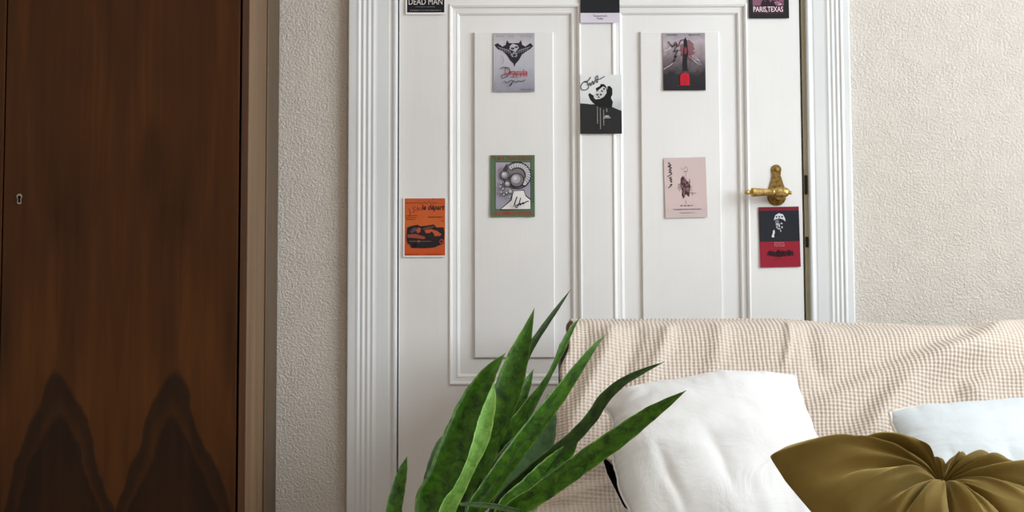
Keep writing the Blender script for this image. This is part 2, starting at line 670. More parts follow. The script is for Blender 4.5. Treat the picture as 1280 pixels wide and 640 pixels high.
for i, (xa, xb, za, zb) in enumerate(door_panels):
    if i < 2:
        r0, r1 = PX(592.5, RP), PX(692.5, RP)
    else:
        r0, r1 = PX(801.5, RP), PX(901, RP)
    if i % 2 == 0:
        z0, z1 = PZ(447, RP), PZ(39.5, RP)
    else:
        z0, z1 = za + 0.075, zb - 0.075
    bm = bmesh.new()
    prev = None
    for off, y in ((0, RF), (0.0006, RP + 0.0012), (0.0022, RP), (0.01, RP)):
        c = [bm.verts.new((x, y, z)) for x, z in ((r0 + off, z0 + off), (r1 - off, z0 + off), (r1 - off, z1 - off), (r0 + off, z1 - off))]
        if prev:
            for j in range(4):
                bm.faces.new((prev[j], prev[(j + 1) % 4], c[(j + 1) % 4], c[j]))
        prev = c
    bm.faces.new(prev)
    obj('raised_panel', bm, M['door'], door)

# brass lever handle on a shaped back plate
hx = lambda p: PX(p, DY - 0.004, 240)
hz = lambda p: PZ(p, DY - 0.004, 970)
cx = hx(971)
bm = bmesh.new()
out = []
rt, zt = 0.0128, hz(212)
for i in range(13):                              # round head
    a = -PI * 0.22 + (PI * 1.44) * i / 12
    out.append((cx + rt * math.cos(a), zt + rt * math.sin(a)))
out += [(hx(965.8), hz(219)), (hx(964), hz(227)), (hx(960.5), hz(236))]
rb, zb = 0.0235, hz(245.5)
for i in range(17):                              # round rose
    a = PI * 0.86 + (PI * 1.28) * i / 16
    out.append((cx + rb * math.cos(a), zb + rb * math.sin(a)))
out += [(hx(981.8), hz(236)), (hx(978), hz(227)), (hx(976.2), hz(219))]
prism(bm, out, 'y', DY - 0.0035, DY)
plate_edges = [e for e in bm.edges if all(abs(v.co.y - (DY - 0.0035)) < 1e-6 for v in e.verts)]
bmesh.ops.bevel(bm, geom=plate_edges, offset=0.0012, segments=2, affect='EDGES')
lathe(bm, [(0.0055, 0), (0.0055, 0.0016), (0.003, 0.003), (0, 0.0033)], 16, Matrix.Translation((cx, DY - 0.0034, zt)) @ Matrix.Rotation(PI / 2, 4, 'X'))
lathe(bm, [(0.021, 0), (0.021, 0.004), (0.017, 0.007), (0.0165, 0.010), (0.0128, 0.013), (0.0115, 0.030), (0, 0.0305)], 24,
      Matrix.Translation((cx, DY - 0.0034, hz(245.5))) @ Matrix.Rotation(PI / 2, 4, 'X'))
handle = obj('door_handle', bm, M['brass_plate'], door)
handle['label'] = 'aged brass lever handle on a shaped back plate'
ax = Matrix.Translation((hx(983), DY - 0.030, hz(241.8))) @ Matrix.Rotation(-PI / 2, 4, 'Y') @ Matrix.Rotation(0.0, 4, 'X')
bm = bmesh.new()
u = 0.00196
prof = [(0, -1.0), (3.4, -0.8), (5.6, 1.5), (6.6, 5), (6.8, 10), (6.0, 15), (4.6, 17.5), (4.3, 18.2), (5.0, 18.8), (5.0, 20.0), (4.3, 20.6), (4.0, 22),
        (4.7, 30), (5.3, 38), (5.5, 42.5), (5.9, 44.2), (5.9, 45.2), (5.0, 46.8), (3.0, 47.8), (2.2, 49), (2.9, 50.2), (3.4, 52), (2.8, 53.8), (1.4, 55), (0, 55.4)]
lathe(bm, [(r * u * 0.98, t * u) for r, t in prof], 20, ax)
obj('lever', bm, M['brass'], handle, True)
bm = bmesh.new()
axk = Matrix.Translation((hx(982), DY - 0.030, hz(242.5))) @ Matrix.Rotation(PI / 2, 4, 'Y')
lathe(bm, [(0.0028, -0.001), (0.0024, 0.003), (0.0046, 0.0045), (0.0052, 0.007), (0.0040, 0.0098), (0, 0.0108)], 16, axk)
obj('lever_knob', bm, M['brass'], handle, True)

# ------------------------------------------------------------------ wardrobe
YW = -0.385
wx1 = PX(345.3, -0.004, 320)                     # right outer face
wm = PX(4.5, YW, 200)                            # where the two doors meet
wd1 = PX(298.0, YW, 320)
wx0 = max(2 * wm - wx1, XL + 0.02)
WH = 1.92
ward = thing('wardrobe', 'dark walnut wardrobe with a small keyhole, standing at the left against the plaster wall', 'wardrobe', ((wx0 + wx1) / 2, -0.19, 0))
bm = bmesh.new()
box(bm, wd1 + 0.0035, wx1, YW, -0.004, 0.0, WH, 0.0015, 2)
o = obj('side_panel', bm, [M['side'], M['darkwood']], ward)
for p in o.data.polygons:
    if p.normal.y < -0.5:
        p.material_index = 1
o['label'] = 'light brown side facing the window'
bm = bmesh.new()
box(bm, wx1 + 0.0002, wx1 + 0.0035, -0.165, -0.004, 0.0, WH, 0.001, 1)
obj('rear_strip', bm, M['strip'], ward)  # thin darker strip laid over the rear of the side panel
bm = bmesh.new()
box(bm, wx0, wx0 + 0.02, YW, -0.004, 0.0, WH, 0.0015, 2)
obj('side_panel', bm, M['side'], ward)
bm = bmesh.new()
box(bm, wx0 + 0.0205, wd1 + 0.003, YW + 0.025, -0.006, 0.0, 0.075)
box(bm, wx0 + 0.0205, wd1 + 0.003, YW + 0.002, -0.006, WH - 0.03, WH)
box(bm, wx0 + 0.0205, wd1 + 0.003, -0.016, -0.006, 0.075, WH - 0.03)
box(bm, wm - 0.02, wm + 0.02, YW + 0.025, -0.02, 0.075, WH - 0.03)
obj('carcass', bm, M['darkwood'], ward)
mw = m_veneer(PX(146, YW, 500) - ward.location.x, PZ(459, YW, 145), 0.128)
wdoors = []
for a, b in ((wx0 + 0.023, wm - 0.0015), (wm + 0.0015, wd1 - 0.0015)):
    bm = bmesh.new()
    box(bm, a, b, YW + 0.001, YW + 0.021, 0.08, WH - 0.034, 0.0018, 2)
    wdoors.append(obj('wardrobe_door', bm, mw, ward))
kc = P(24.3, 249, YW)
bm = bmesh.new()


def keyhole(s, top_r, bot_w, h):
    pts = []
    for i in range(15):
        a = -PI * 0.28 + PI * 1.56 * i / 14
        pts.append((top_r * math.cos(a), h * 0.28 + top_r * math.sin(a)))
    pts += [(-bot_w, -h * 0.5 + 0.001), (-bot_w * 0.6, -h * 0.5), (bot_w * 0.6, -h * 0.5), (bot_w, -h * 0.5 + 0.001)]
    return pts


prism(bm, [(kc.x + a, kc.z + b) for a, b in keyhole(1, 0.0062, 0.0046, 0.021)], 'y', YW - 0.0012, YW + 0.002)
esc = obj('keyhole_escutcheon', bm, [M['nickel'], M['black']], wdoors[1])
bm = bmesh.new()
bm.from_mesh(esc.data)
off = Vector(ward.location)
n0 = len(bm.faces)
prism(bm, [(kc.x + a - off.x, kc.z + b - off.z) for a, b in keyhole(1, 0.0037, 0.0026, 0.015)], 'y', YW - 0.0016 - off.y, YW - 0.001 - off.y)
bm.faces.ensure_lookup_table()
for f in bm.faces[n0:]:
    f.material_index = 1
bm.to_mesh(esc.data)
bm.free()

# ------------------------------------------------------------------ sofa
SX0, SX1, SEAT = 0.108, 1.98, 0.350
sofa = thing('sofa', 'low charcoal grey sofa mostly hidden under the beige waffle throw', 'sofa', ((SX0 + SX1) / 2, -0.75, 0))
bm = bmesh.new()
prism(bm, [(-0.50, 0.20), (-0.50, 0.37), (-0.345, 0.69), (-0.32, 0.718), (-0.28, 0.728), (-0.20, 0.722), (-0.165, 0.69), (-0.14, 0.20)], 'x', SX0, SX1)
bmesh.ops.bevel(bm, geom=[e for e in bm.edges if abs(e.verts[0].co.x - e.verts[1].co.x) < 1e-6], offset=0.012, segments=3, affect='EDGES')
obj('backrest', bm, M['sofa'], sofa)
bm = bmesh.new()
box(bm, SX0, SX1, -1.46, -0.505, 0.20, SEAT, 0.03, 4)
obj('seat', bm, M['sofa'], sofa)
bm = bmesh.new()
box(bm, SX0 + 0.02, SX1 - 0.02, -1.44, -0.16, 0.12, 0.198, 0.006, 2)
obj('base_frame', bm, M['darkwood'], sofa)
for lx in (SX0 + 0.08, SX1 - 0.08):
    for ly in (-1.36, -0.24):
        bm = bmesh.new()
        lathe(bm, [(0.018, 0), (0.026, 0.12)], 16, Matrix.Translation((lx, ly, 0)))
        obj('leg', bm, M['darkwood'], sofa)

# ------------------------------------------------------------------ waffle throw
path = catmull([Vector((0, y, z)) for y, z in ((-0.108, 0.42), (-0.115, 0.66), (-0.150, 0.738), (-0.215, 0.762), (-0.285, 0.760), (-0.345, 0.728),
                                               (-0.400, 0.634), (-0.470, 0.495), (-0.525, 0.395), (-0.590, 0.368), (-0.9, 0.367), (-1.20, 0.367),
                                               (-1.43, 0.365), (-1.478, 0.325), (-1.482, 0.22))], 560)
acc = [0.0]
for a, b in zip(path, path[1:]):
    acc.append(acc[-1] + (b - a).length)
LEN = acc[-1]
STEP = 0.0065
NV = int(LEN / STEP)


def path_at(s):
    lo_, hi_ = 0, len(acc) - 1
    while hi_ - lo_ > 1:
        m_ = (lo_ + hi_) // 2
        if acc[m_] <= s:
            lo_ = m_
        else:
            hi_ = m_
    f = (s - acc[lo_]) / max(acc[hi_] - acc[lo_], 1e-9)
    return path[lo_].lerp(path[hi_], f)


samples_ = [path_at(i * LEN / NV) for i in range(NV + 1)]
itop = max(range(NV + 1), key=lambda i: samples_[i].z)
s_top = itop * LEN / NV


def front_s(px, py):
    """(x, arc length) of the throw where a ray meets its front face"""
    best = None
    for i in range(itop, NV):
        a, b = samples_[i], samples_[i + 1]
        d = ray(px, py)
        t = (a.y - CAM.y) / d.y
        q = CAM + d * t
        e = abs(q.z - a.z)
        if best is None or e < best[0]:
            best = (e, q.x, i * LEN / NV)
    return best[1], best[2]


RID = []
for pts, wd, hh in (
        ([(985, 528), (1060, 492), (1140, 452), (1215, 426), (1290, 398)], 0.024, 0.009),
        ([(1000, 500), (1080, 464), (1170, 432), (1240, 418)], 0.026, -0.005),
        ([(1040, 590), (1085, 545), (1125, 490), (1185, 450), (1280, 422)], 0.030, 0.017),
        ([(1120, 560), (1165, 500), (1230, 465), (1300, 450)], 0.026, -0.006),
        ([(1200, 500), (1245, 470), (1300, 462)], 0.030, 0.010),
        ([(770, 408), (752, 450), (722, 520), (700, 590)], 0.020, 0.010),
        ([(800, 408), (790, 440), (768, 500), (745, 570)], 0.016, -0.006),
        ([(838, 408), (826, 440), (800, 490)], 0.016, 0.007),
        ([(735, 408), (725, 450), (700, 520)], 0.014, -0.005),
        ([(900, 405), (896, 440), (880, 480)], 0.018, 0.004),
        ([(985, 405), (986, 425), (980, 460)], 0.006, 0.005),
        ([(1010, 405), (1012, 440), (1030, 480)], 0.020, -0.004),
        ([(690, 605), (730, 590), (775, 575)], 0.016, 0.010),
        ([(685, 632), (730, 618), (780, 606)], 0.014, 0.008)):
    q = [front_s(*p) for p in pts]
    cs = catmull([Vector((a, b, 0)) for a, b in q], 24)
    m3 = wd * 3
    RID.append((cs, wd, hh, (min(v.x for v in cs) - m3, max(v.x for v in cs) + m3, min(v.y for v in cs) - m3, max(v.y for v in cs) + m3)))


def folds(x, s):
    d = 0.0
    for cs, wd, hh, bb in RID:
        if x < bb[0] or x > bb[1] or s < bb[2] or s > bb[3]:
            continue
        best = 9.0
        bi = 0
        for i in range(0, len(cs) - 1):
            ax_, ay_ = cs[i].x, cs[i].y
            ex, ey = cs[i + 1].x - ax_, cs[i + 1].y - ay_
            t = ((x - ax_) * ex + (s - ay_) * ey) / (ex * ex + ey * ey + 1e-12)
            t = max(0.0, min(1.0, t))
            dd = (x - ax_ - ex * t) ** 2 + (s - ay_ - ey * t) ** 2
            if dd < best:
                best = dd
                bi = i + t
        if best < (wd * 3) ** 2:
            e = bi / (len(cs) - 1)
            end = min(1.0, e * 5 + 0.15) * min(1.0, (1 - e) * 5 + 0.25)
            d += 1.55 * hh * end * math.exp(-best / (wd * wd))
    return d


TX1 = 1.93
NU = int((TX1 - 0.06) / STEP)
verts, uvs, faces = [], [], []
dtop = [(PX(715, -0.25), 0.0), (PX(960, -0.25), 0.0), (PX(1060, -0.25), -0.012), (PX(1190, -0.25), -0.019), (PX(1240, -0.25), -0.008), (PX(1300, -0.25), -0.006)]
s_cr, _ = 0, 0
for j in range(NV + 1):
    s = j * LEN / NV
    p = samples_[j]
    a, b = samples_[max(j - 1, 0)], samples_[min(j + 1, NV)]
    t = (b - a).normalized()
    nrm = Vector((0, t.z, -t.y))
    if nrm.y > 0 and nrm.z < 0:
        nrm = -nrm
    if nrm.dot(Vector((0, p.y + 0.25, p.z - 0.3))) < 0 and p.z > 0.45:
        nrm = -nrm
    if p.z <= 0.45 and nrm.z < 0:
        nrm = -nrm
    rel = s - s_top
    xl = interp(rel, [(-0.3, 0.135), (0.02, 0.132), (0.12, 0.128), (0.22, 0.100), (0.30, 0.070), (0.36, 0.062), (0.46, 0.050), (1.2, 0.05)])
    xl += 0.004 * math.sin(s * 31) + 0.003 * math.sin(s * 67 + 1)
    wt = max(0.0, 1 - abs(rel) / 0.16)
    wt = wt * wt * (3 - 2 * wt)
    for i in range(NU + 1):
        x = xl + (TX1 - xl) * i / NU
        f = folds(x, s) if rel > -0.05 else 0.0
        n1 = noise.noise(Vector((x * 6, s * 6, 1.3))) * 0.005 + noise.noise(Vector((x * 17, s * 9, 7.7))) * 0.0026
        # loose cloth bridging the fold where the back meets the seat
        if rel < -0.02:
            f2 = 0.004
        else:
            f2 = max(f + n1, -0.006)
            if p.y < -0.6:
                f2 = min(max(f2 * 0.5, 0.0), 0.006)
        q = p + nrm * (f2 + 0.006)
        q.x = x
        q.z += interp(x, dtop) * wt
        if x < SX0 + 0.006:                       # slack edge rolling round the sofa's side
            g = SX0 + 0.006 - x
            q.y += g * 0.9
            q.z -= g * 0.15
        verts.append(q)
        uvs.append((x, s))
GAP = [(752, 568), (762, 576), (774, 592), (784, 618), (790, 640), (780, 634), (769, 612), (759, 592)]


def pixel(v):
    q = R3.transposed() @ (v - CAM)
    return (W / 2 + F * q.x / -q.z, H / 2 - F * q.y / -q.z)


def inside(p, poly):
    r = False
    for (xa, ya), (xb, yb) in zip(poly, poly[1:] + poly[:1]):
        if (ya > p[1]) != (yb > p[1]) and p[0] < (xb - xa) * (p[1] - ya) / (yb - ya) + xa:
            r = not r
    return r


def snap(v, poly):
    p = Vector(pixel(v))
    best = None
    for a_, b_ in zip(poly, poly[1:] + poly[:1]):
        a_, b_ = Vector(a_), Vector(b_)
        t = max(0, min(1, (p - a_).dot(b_ - a_) / (b_ - a_).length_squared))
        c_ = a_.lerp(b_, t)
        if best is None or (c_ - p).length < best[0]:
            best = ((c_ - p).length, c_)
    return P(best[1].x, best[1].y, v.y)


cut = {(i, j) for j in range(itop, NV) for i in range(90) if inside(pixel(verts[j * (NU + 1) + i]), GAP)}
rim = set()
for i, j in cut:
    for a, b in ((0, 0), (1, 0), (0, 1), (1, 1)):
        for c_, d_ in ((i + a - 1, j + b - 1), (i + a, j + b - 1), (i + a - 1, j + b), (i + a, j + b)):
            if (c_, d_) not in cut:
                rim.add((i + a, j + b))
for i, j in rim:
    verts[j * (NU + 1) + i] = snap(verts[j * (NU + 1) + i], GAP)
for j in range(NV):
    for i in range(NU):
        k = j * (NU + 1) + i
        if (i, j) in cut:   # a gap in the drape shows the dark sofa
            continue
        faces.append((k, k + 1, k + NU + 2, k + NU + 1))
throw = pyobj('throw_blanket', verts, faces, M['waffle'], None, True, uvs)
tag(throw, 'beige waffle weave throw draped over the back and seat of the sofa', 'blanket')
sol = throw.modifiers.new('cloth_thickness', 'SOLIDIFY')
sol.thickness = 0.003
sol.offset = 1.0 if sum(p.normal.z for p in throw.data.polygons) < 0 else -1.0


def sofa_front_y(z):
    """y of the throw's outer face at a height, for things leaning on it"""
    if z >= 0.745:
        return 9.0
    best = 9.0
    for i in range(itop, NV):
        a, b = samples_[i], samples_[i + 1]
        if (a.z - z) * (b.z - z) <= 0:
            best = min(best, a.y)
    return best


SEATTOP = 0.3765

# ------------------------------------------------------------------ cushions
def coons(T, B, L, R, u, v):
    """T,B: functions of u; L,R: functions of v (v = 0 top)"""
    return (T(u) * (1 - v) + B(u) * v + L(v) * (1 - u) + R(v) * u
            - (T(0) * (1 - u) * (1 - v) + T(1) * u * (1 - v) + B(0) * (1 - u) * v + B(1) * u * v))


def curve_fn(pts):
    cs = catmull(pts, 80)
    sd = pts[0].x * 31.7 + pts[-1].x * 11.3
    ax_ = (pts[-1] - pts[0]).normalized().cross(Vector((0, -0.7, 0.7))).normalized()
    for i_, c_ in enumerate(cs):
        t_ = i_ / 80
        c_ += ax_ * (math.sin(PI * t_) ** 0.5 if 0 < t_ < 1 else 0) * (0.006 * noise.noise(Vector((t_ * 9, sd, 0))) + 0.003 * noise.noise(Vector((t_ * 26, sd, 5))))
    return lambda t: cs[0].lerp(cs[0], 0) if t <= 0 else (cs[-1].copy() if t >= 1 else cs[int(t * 80)].lerp(cs[min(int(t * 80) + 1, 80)], t * 80 - int(t * 80)))


def cushion_mesh(T, B, L, R, nrm, tf, tb, wr, seed, n=110, p=0.55, clampf=None):
    verts, faces = [], []
    NN = n + 1

    def disp(u, v, side):
        U, V = abs(2 * u - 1), abs(2 * v - 1)
        a = max(0.0, (1 - U ** 2.2) * (1 - V ** 2.2)) ** p
        q = coons(T, B, L, R, u, v)
        e = min(1.0, a * 2.2)
        # puckers running in from the seam, soft dents elsewhere
        du = min(u, 1 - u)
        dv = min(v, 1 - v)
        pk = math.exp(-dv * 7) * math.sin(u * 46 + 4 * noise.noise(Vector((u * 5, v * 4, seed)))) * (0.5 + noise.noise(Vector((u * 8, 0, seed + 2))))
        pk += math.exp(-du * 7) * math.sin(v * 46 + 4 * noise.noise(Vector((u * 4, v * 5, seed + 5)))) * (0.5 + noise.noise(Vector((0, v * 8, seed + 3))))
        w = pk * 0.55 - 1.2 * math.exp(-(abs(u - 0.36 - 0.12 * v) / 0.035) ** 1.5 - ((v - 0.72) / 0.16) ** 2) - 1.1 * math.exp(-(abs(u - 0.14 - 0.1 * v) / 0.03) ** 1.5 - ((v - 0.78) / 0.14) ** 2) - 0.9 * math.exp(-((u - 0.6) / 0.2) ** 2 - (abs(v - 0.62 + 0.2 * u) / 0.04) ** 1.5) + noise.noise(Vector((u * 3.3, v * 3.3, seed))) * 1.5 + noise.noise(Vector((u * 8, v * 8, seed + 9))) * 0.55
        h = (tf if side > 0 else tb) * a + wr * w * e
        return q + nrm * (h * side)
    front = {}
    for j in range(NN):
        for i in range(NN):
            front[i, j] = len(verts)
            verts.append(disp(i / n, j / n, 1))
    back = {}
    for j in range(NN):
        for i in range(NN):
            if i in (0, n) or j in (0, n):
                back[i, j] = front[i, j]
            else:
                back[i, j] = len(verts)
                verts.append(disp(i / n, j / n, -1))
    for j in range(n):
        for i in range(n):
            faces.append((front[i, j], front[i + 1, j], front[i + 1, j + 1], front[i, j + 1]))
            faces.append((back[i, j], back[i, j + 1], back[i + 1, j + 1], back[i + 1, j]))
    if clampf:
        verts = [clampf(v) for v in verts]
    return verts, faces


def seat_clamp(v):
    v = v.copy()
    v.z = max(v.z, SEATTOP + 0.010)
    y = sofa_front_y(v.z) - 0.030
    if v.y > y:
        v.y = y
    return v


def make_cushion(name, label, mat, o, elev, tops, bots, lefts, rights, tf, tb, wr, seed, piping=False, az=0.0, p=0.55):
    """pixel outlines are intersected with the cushion's own plane through o, leaning back at elev"""
    up = Vector((math.sin(az) * 0, math.cos(elev), math.sin(elev)))
    nrm = Vector((math.sin(az), -math.sin(elev), math.cos(elev))).normalized()
    g = lambda pts: [on_plane(px, py, o, nrm) for px, py in pts]
    T, B, L, R = curve_fn(g(tops)), curve_fn(g(bots)), curve_fn(g(lefts)), curve_fn(g(rights))
    verts, faces = cushion_mesh(T, B, L, R, nrm, tf, tb, wr, seed, clampf=seat_clamp, p=p)
    c = sum(verts, Vector()) / len(verts)
    t = thing(name, label, 'cushion', (c.x, c.y, min(v.z for v in verts)))
    pyobj('cover', verts, faces, mat, t)
    bm = bmesh.new()
    ring = []
    for fn, rev in ((T, False), (R, False), (B, True), (L, True)):
        for i in range(40):
            f = i / 40
            ring.append(seat_clamp(fn(1 - f if rev else f)))
    tube(bm, ring + [ring[0]], 0.0042 if piping else 0.0022, 8)
    obj('seam', bm, M['piping'] if piping else mat, t, True)
    return t


make_cushion('cushion', 'plain white square cushion leaning on the throw beside the snake plant', M['cotton'],
             Vector((0.43, -0.62, 0.60)), math.radians(38),
             [(751, 507), (785, 490), (840, 481), (895, 471), (945, 468), (994, 469)],
             [(806, 690), (900, 698), (1000, 698), (1066, 684)],
             [(751, 507), (768, 530), (764, 565), (774, 605), (806, 690)],
             [(994, 469), (1005, 508), (1024, 555), (1045, 610), (1066, 684)], 0.075, 0.055, 0.0045, 3.1)
make_cushion('cushion', 'pale blue-white cushion with cream piping at the right end, behind the olive cushion', M['linen'],
             Vector((0.95, -0.62, 0.55)), math.radians(50),
             [(1112, 515), (1160, 508), (1230, 503), (1300, 500), (1375, 502), (1420, 500)],
             [(1150, 640), (1240, 646), (1330, 646), (1410, 640)],
             [(1112, 515), (1121, 545), (1132, 580), (1150, 640)],
             [(1420, 500), (1418, 560), (1414, 600), (1410, 640)], 0.06, 0.05, 0.003, 8.4, True)

# ------------------------------------------------------------------ olive tufted cushion (polar sheet about its button)
oc = on_plane(1174, 616, Vector((0, -1.16, 0.50)), Vector((0, -1, 0)))
EL = math.radians(42)
onrm = Vector((0, -math.sin(EL), math.cos(EL)))
oup = Vector((0, math.cos(EL), math.sin(EL)))
orr = Vector((1, 0, 0))
pix = [(962, 570), (978, 561), (1004, 560), (1034, 560), (1050, 566), (1064, 543), (1080, 540), (1102, 546), (1126, 560), (1154, 562), (1180, 574), (1205, 569), (1240, 574), (1285, 588), (1345, 606),
       (1385, 640), (1370, 690), (1290, 716), (1180, 726), (1110, 712), (1062, 684), (1026, 652), (1000, 622), (980, 598)]
loc = []
for a, b in pix:
    if b < 600 and a > 1030:
        b += 12
    q = on_plane(a, b, oc, onrm) - oc
    loc.append((q.dot(orr), q.dot(oup)))
# outline radius as a function of angle
ang = sorted((math.atan2(b, a), math.hypot(a, b)) for a, b in loc)
ang = [(ang[-1][0] - 2 * PI, ang[-1][1])] + ang + [(ang[0][0] + 2 * PI, ang[0][1])]


def orad(th):
    for (a, ra), (b, rb) in zip(ang, ang[1:]):
        if a <= th <= b:
            f = (th - a) / (b - a)
            # chord interpolation keeps straight edges straight
            pa_, pb_ = Vector((ra * math.cos(a), ra * math.sin(a))), Vector((rb * math.cos(b), rb * math.sin(b)))
            d = Vector((math.cos(th), math.sin(th)))
            den = d.x * (pb_.y - pa_.y) - d.y * (pb_.x - pa_.x)
            if abs(den) > 1e-9:
                r = (pa_.x * (pb_.y - pa_.y) - pa_.y * (pb_.x - pa_.x)) / den
                if 0 < r < 1.5:
                    return r
            return ra + (rb - ra) * f
    return ang[1][1]


def pix_angle(px, py):
    q = on_plane(px, py, oc, onrm) - oc
    return math.atan2(q.dot(oup), q.dot(orr))


VALLEYS = [(pix_angle(a, b), w, d) for a, b, w, d in (
    (1052, 566, 0.10, 1.42), (1126, 566, 0.10, 1.1), (1180, 580, 0.16, 1.1), (1152, 570, 0.06, 0.35), (1216, 580, 0.08, 0.5), (1246, 588, 0.07, 0.45),
    (1300, 628, 0.13, 1.0), (1030, 622, 0.16, 0.95), (1075, 668, 0.14, 0.9), (1118, 700, 0.10, 0.55), (1268, 600, 0.06, 0.3),
    (1200, 720, 0.16, 0.7), (1290, 690, 0.12, 0.6))]


LOBE = pix_angle(1086, 536)
LOBE3 = pix_angle(1152, 562)
LOBE2 = pix_angle(1206, 566)


def adiff(a, b):
    return abs((a - b + PI) % (2 * PI) - PI)


NR, NTH = 70, 420
verts, faces = [oc - onrm * (-0.018)], []
fr = {}
for side in (1, -1):
    for i in range(1, NR + 1):
        if side < 0 and i == NR:
            break
        for k in range(NTH):
            th = -PI + 2 * PI * k / NTH
            r1 = orad(th)
            tt = i / NR
            # bend the folds slightly as they leave the button
            thw = th + 0.22 * (1 - tt) + 0.5 * (1 - tt) * noise.noise(Vector((math.cos(th) * 2.1, math.sin(th) * 2.1, 4.0)))
            r = r1 * tt
            if side > 0:
                puff = (math.sin(PI * min(1.0, tt) ** (0.9 + 0.75 * math.exp(-(adiff(th, LOBE3) / 0.55) ** 2)))) ** 0.75 * 0.070
                if tt > 0.5:
                    puff = max(puff, 0)
                dip = 0.0
                for a, w, dpt in VALLEYS:
                    ww = w * (0.35 + 0.55 * min(1, r / 0.16))
                    dd = adiff(thw, a) / ww
                    dip = max(dip, dpt * math.exp(-dd * dd / (0.25 + dd)))
                dip = min(dip, 1.15)
                fine = 0.07 * math.sin(thw * 23 + 2.5 * noise.noise(Vector((math.cos(th) * 3, math.sin(th) * 3, tt * 2)))) * math.exp(-tt * 2.0) + 0.22 * noise.noise(Vector((math.cos(thw) * 3.3, math.sin(thw) * 3.3, tt * 2.4 + 6))) * min(1, tt * 4)
                gain = 1 + 0.18 * math.exp(-(adiff(th, LOBE) / 0.16) ** 2) - 0.55 * math.exp(-(adiff(th, LOBE3) / 0.36) ** 2) - 0.25 * math.exp(-(adiff(thw, LOBE2) / 0.5) ** 2)
                fine += 0.20 * (0.35 - abs(noise.noise(Vector((math.cos(thw) * 4.2, math.sin(thw) * 4.2, tt * 1.1 + 11))))) * min(1, tt * 5)
                h = gain * puff * (1 - 0.62 * dip * (1 - tt ** 4 * 0.6) + fine) + 0.022 * math.exp(-(tt / 0.12) ** 2) * 0
                h += 0.004 * noise.noise(Vector((r * math.cos(th) * 9, r * math.sin(th) * 9, 2.2))) * min(1, (1 - tt) * 4)
                h += 0.010 * (1 - tt)
            else:
                h = (math.sin(PI * (0.5 + 0.5 * tt))) ** 0.6 * 0.075 if tt < 1 else 0
                h = h * side
            q = oc + orr * (r * math.cos(th)) + oup * (r * math.sin(th)) + onrm * h
            q.z = max(q.z, SEATTOP + 0.010)
            fr[side, i, k] = len(verts)
            verts.append(q)
cb = len(verts)
vb = oc - onrm * 0.06
vb.z = max(vb.z, SEATTOP + 0.010)
verts.append(vb)
for k in range(NTH):
    fr[-1, NR, k] = fr[1, NR, k]
for side, c in ((1, 0), (-1, cb)):
    for k in range(NTH):
        k2 = (k + 1) % NTH
        faces.append((c, fr[side, 1, k], fr[side, 1, k2]))
        for i in range(1, NR):
            faces.append((fr[side, i, k], fr[side, i + 1, k], fr[side, i + 1, k2], fr[side, i, k2]))
olive = thing('cushion', 'olive velvet cushion gathered to a central button, lying in front of the white cushions', 'cushion', (oc.x, oc.y, SEATTOP + 0.01))
pyobj('cover', verts, faces, M['velvet'], olive)
bm = bmesh.new()
q = onrm.to_track_quat('Z', 'Y').to_matrix().to_4x4()
lathe(bm, [(0.013, 0), (0.0135, 0.003), (0.011, 0.007), (0.006, 0.0095), (0, 0.0102)], 20, Matrix.Translation(oc + onrm * 0.014) @ q)
obj('button', bm, M['velvet'], olive, True)

# ------------------------------------------------------------------ snake plant
PC = P(585, 640, -1.05)
PC = Vector((PC.x, -1.05, 0))
plant = thing('snake_plant', 'tall snake plant with long sword-shaped green leaves leaning right beside the sofa', 'plant', (PC.x, PC.y, 0))
bm = bmesh.new()
lathe(bm, [(0, 0), (0.088, 0), (0.094, 0.008), (0.118, 0.20), (0.122, 0.215), (0.122, 0.232), (0.112, 0.234), (0.108, 0.20), (0.0, 0.198)], 40, Matrix.Translation(PC))
obj('pot', bm, M['pot'], plant, True)
bm = bmesh.new()
lathe(bm, [(0, 0.199), (0.107, 0.199), (0.107, 0.207), (0.05, 0.211), (0, 0.212)], 32, Matrix.Translation(PC))
obj('soil', bm, M['soil'], plant, True)

